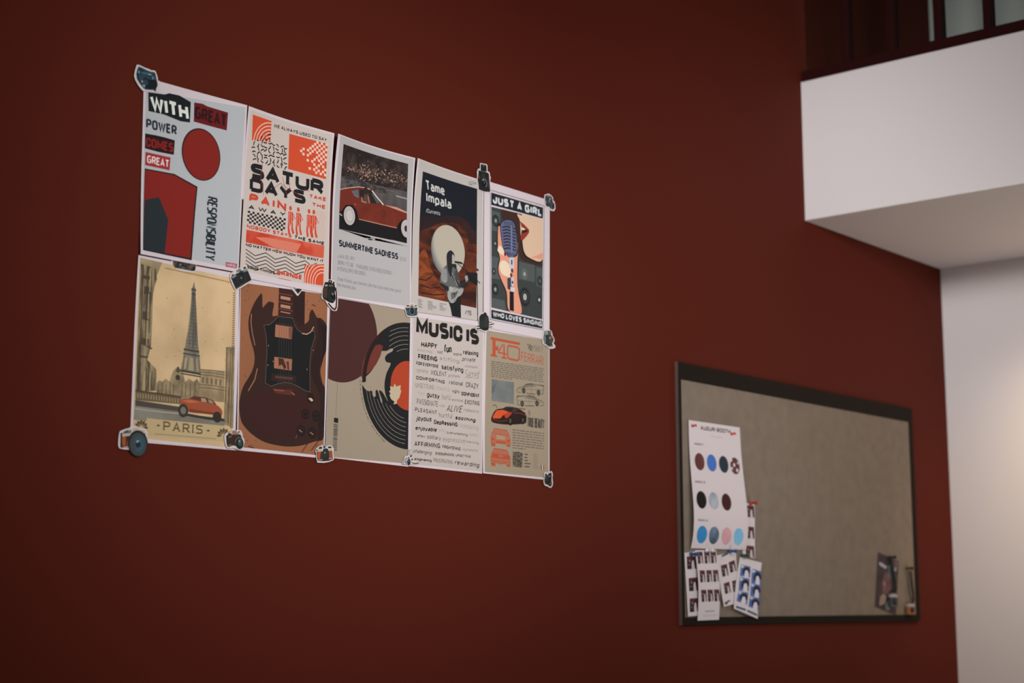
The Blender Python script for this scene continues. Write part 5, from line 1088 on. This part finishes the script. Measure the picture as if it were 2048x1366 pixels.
root, A = pinned('photograph', 'dark tall photograph pinned near the right end of the board', 'photograph', [(ZP[0] + x*ZP[2], ZP[1] + y*ZP[2]) for x, y in ((272, 178), (588, 325), (548, 1146), (222, 1012))], 0.0070, lambda u, v: .004*u*(1-u), ZP, None, mat('dark_photo_paper', (0.05, 0.046, 0.046), 0.35, 0.3))
A.part('picture').poly(0, A.ink2((48, 44, 44), (70, 54, 54), 30, 4), [(280, 200), (578, 340), (540, 1130), (236, 1004)])
A.poly(1, (156, 152, 158), [(284, 345), (310, 335), (410, 405), (390, 440), (300, 385)])
A.poly(1, A.ink2((76, 50, 52), (120, 86, 84), 60, 4), [(380, 480), (480, 520), (480, 760), (410, 830), (340, 800), (340, 640)]); A.poly(2, (132, 102, 96), [(350, 640), (390, 640), (390, 700), (350, 690)]); A.poly(2, (96, 100, 104), [(420, 380), (470, 380), (480, 600), (430, 560)])
A.poly(2, (136, 116, 104), [(310, 850), (360, 810), (400, 860), (380, 960), (300, 1000), (290, 960)]); A.poly(2, (110, 104, 104), [(380, 980), (440, 900), (460, 1060), (400, 1070)]); A.poly(1, (112, 76, 86), [(520, 320), (574, 340), (566, 420), (530, 400)]); A.poly(2, (146, 132, 140), [(520, 410), (556, 425), (546, 480), (520, 470)])
A.build(root)

# push pins
def pin(px, py, col, label, base):
    p = on_wall(px, py, base); r = tag(empty('push_pin', p), label, 'push pin', 'push pins in the board')
    m = mat('glossy_pin_plastic', col, 0.3, 0.5)
    bm = bmesh.new(); lathe(bm, p + Vector((0, .006, 0)), (0, -1, 0), [(0, .0003), (.004, .0006), (.010, .0006)], 10); obj('needle', bm, mat('steel', (.6, .6, .6), .3, .5, 1.0), r)
    bm = bmesh.new(); lathe(bm, p + Vector((0, -.003, 0)), (0, -1, 0), [(0, .0048), (.0022, .0052), (.003, .0034), (.006, .0028), (.012, .0030), (.0145, .0040), (.0165, .0048), (.019, .0047), (.020, .0038)], 20); obj('grip', bm, m, r, smooth=True)
BL1 = (0.02, 0.07, 0.26)
pin(1379.5, 1108.5, BL1, 'blue push pin on top of the leftmost photo strip', .0080)
pin(1410.5, 1100.8, (0.78, 0.78, 0.82), 'white push pin under the oval chart, on the nine-picture strip', .0100)
pin(1456.8, 1102.6, BL1, 'blue push pin on top of the tilted four-picture strip', .0084)
pin(1481.5, 1110.8, (0.008, 0.07, 0.05), 'dark green push pin beside the blue-and-white strip', .0075)
pin(1498.5, 1006.5, (0.45, 0.03, 0.025), 'red push pin on the strip half hidden by the oval chart', .0075)
pin(1777, 1114.5, (0.01, 0.014, 0.014), 'black push pin through the dark photograph', .0078)
pin(1811.5, 1136.8, (0.01, 0.014, 0.014), 'black push pin right of the dark photograph', .0072)
# two miniature cameras hanging by their cords from the black pins
def charm(label, pin_px, body_px, size, accent, strands):
    lift = .0125
    c = on_wall(*body_px, lift + .004); w_, h = size; top = c.z + h/2
    r = tag(empty('miniature_camera', (c.x, c.y, c.z - h/2)), label, 'miniature camera', 'miniature cameras hanging on the board')
    sil = mat('silver_plastic', (.46, .46, .48), .35, .5, .3); blk = mat('black_plastic', (.012, .013, .015), .4, .4)
    bm = bmesh.new(); box(bm, (c.x - w_/2, c.y - .004, c.z - h/2), (c.x + w_/2, c.y + .004, c.z + h*.22), .0012); b = obj('camera_body', bm, accent, r)
    bm = bmesh.new(); box(bm, (c.x - w_/2, c.y - .0042, c.z + h*.22), (c.x + w_/2, c.y + .0042, c.z + h*.44), .001); obj('top_plate', bm, sil, r)
    bm = bmesh.new(); box(bm, (c.x - w_*.14, c.y - .0035, c.z + h*.44), (c.x + w_*.14, c.y + .0035, c.z + h*.5), .0006); obj('viewfinder', bm, sil, r)
    bm = bmesh.new(); lathe(bm, (c.x, c.y - .004, c.z - h*.08), (0, -1, 0), [(0, h*.25), (.003, h*.25), (.0032, h*.22), (.005, h*.22), (.0052, h*.15)], 24); obj('lens', bm, blk, r, smooth=True)
    bm = bmesh.new()
    for pts in strands: tube(bm, [on_wall(x, y, lift + .001) for x, y in pts] + [Vector((c.x + pts[-1][2]*w_/2 if len(pts[-1]) > 2 else c.x, c.y, c.z + h*.4))], .0033 if pts is strands[0] else .0014)
    obj('cord', bm, blk, r, smooth=True)
def zp(*pts): return [(ZP[0] + x*ZP[2], ZP[1] + y*ZP[2]) for x, y in pts]
charm('silver and black miniature camera on a black cord over the dark photograph', None, (1786.5, 1200.5), (.037, .036), mat('grey_black_plastic', (.06, .07, .075), .4, .4), [zp((475, 285), (500, 470), (530, 620), (548, 760)), zp((460, 290), (470, 480), (500, 640), (500, 780))])
charm('silver and orange miniature camera hanging in the lower right board corner', None, (1821, 1218), (.038, .030), mat('orange_plastic', (.34, .12, .035), .45, .3), [zp((770, 470), (785, 640), (805, 800), (815, 930)), zp((730, 470), (728, 640), (745, 800), (790, 935))])
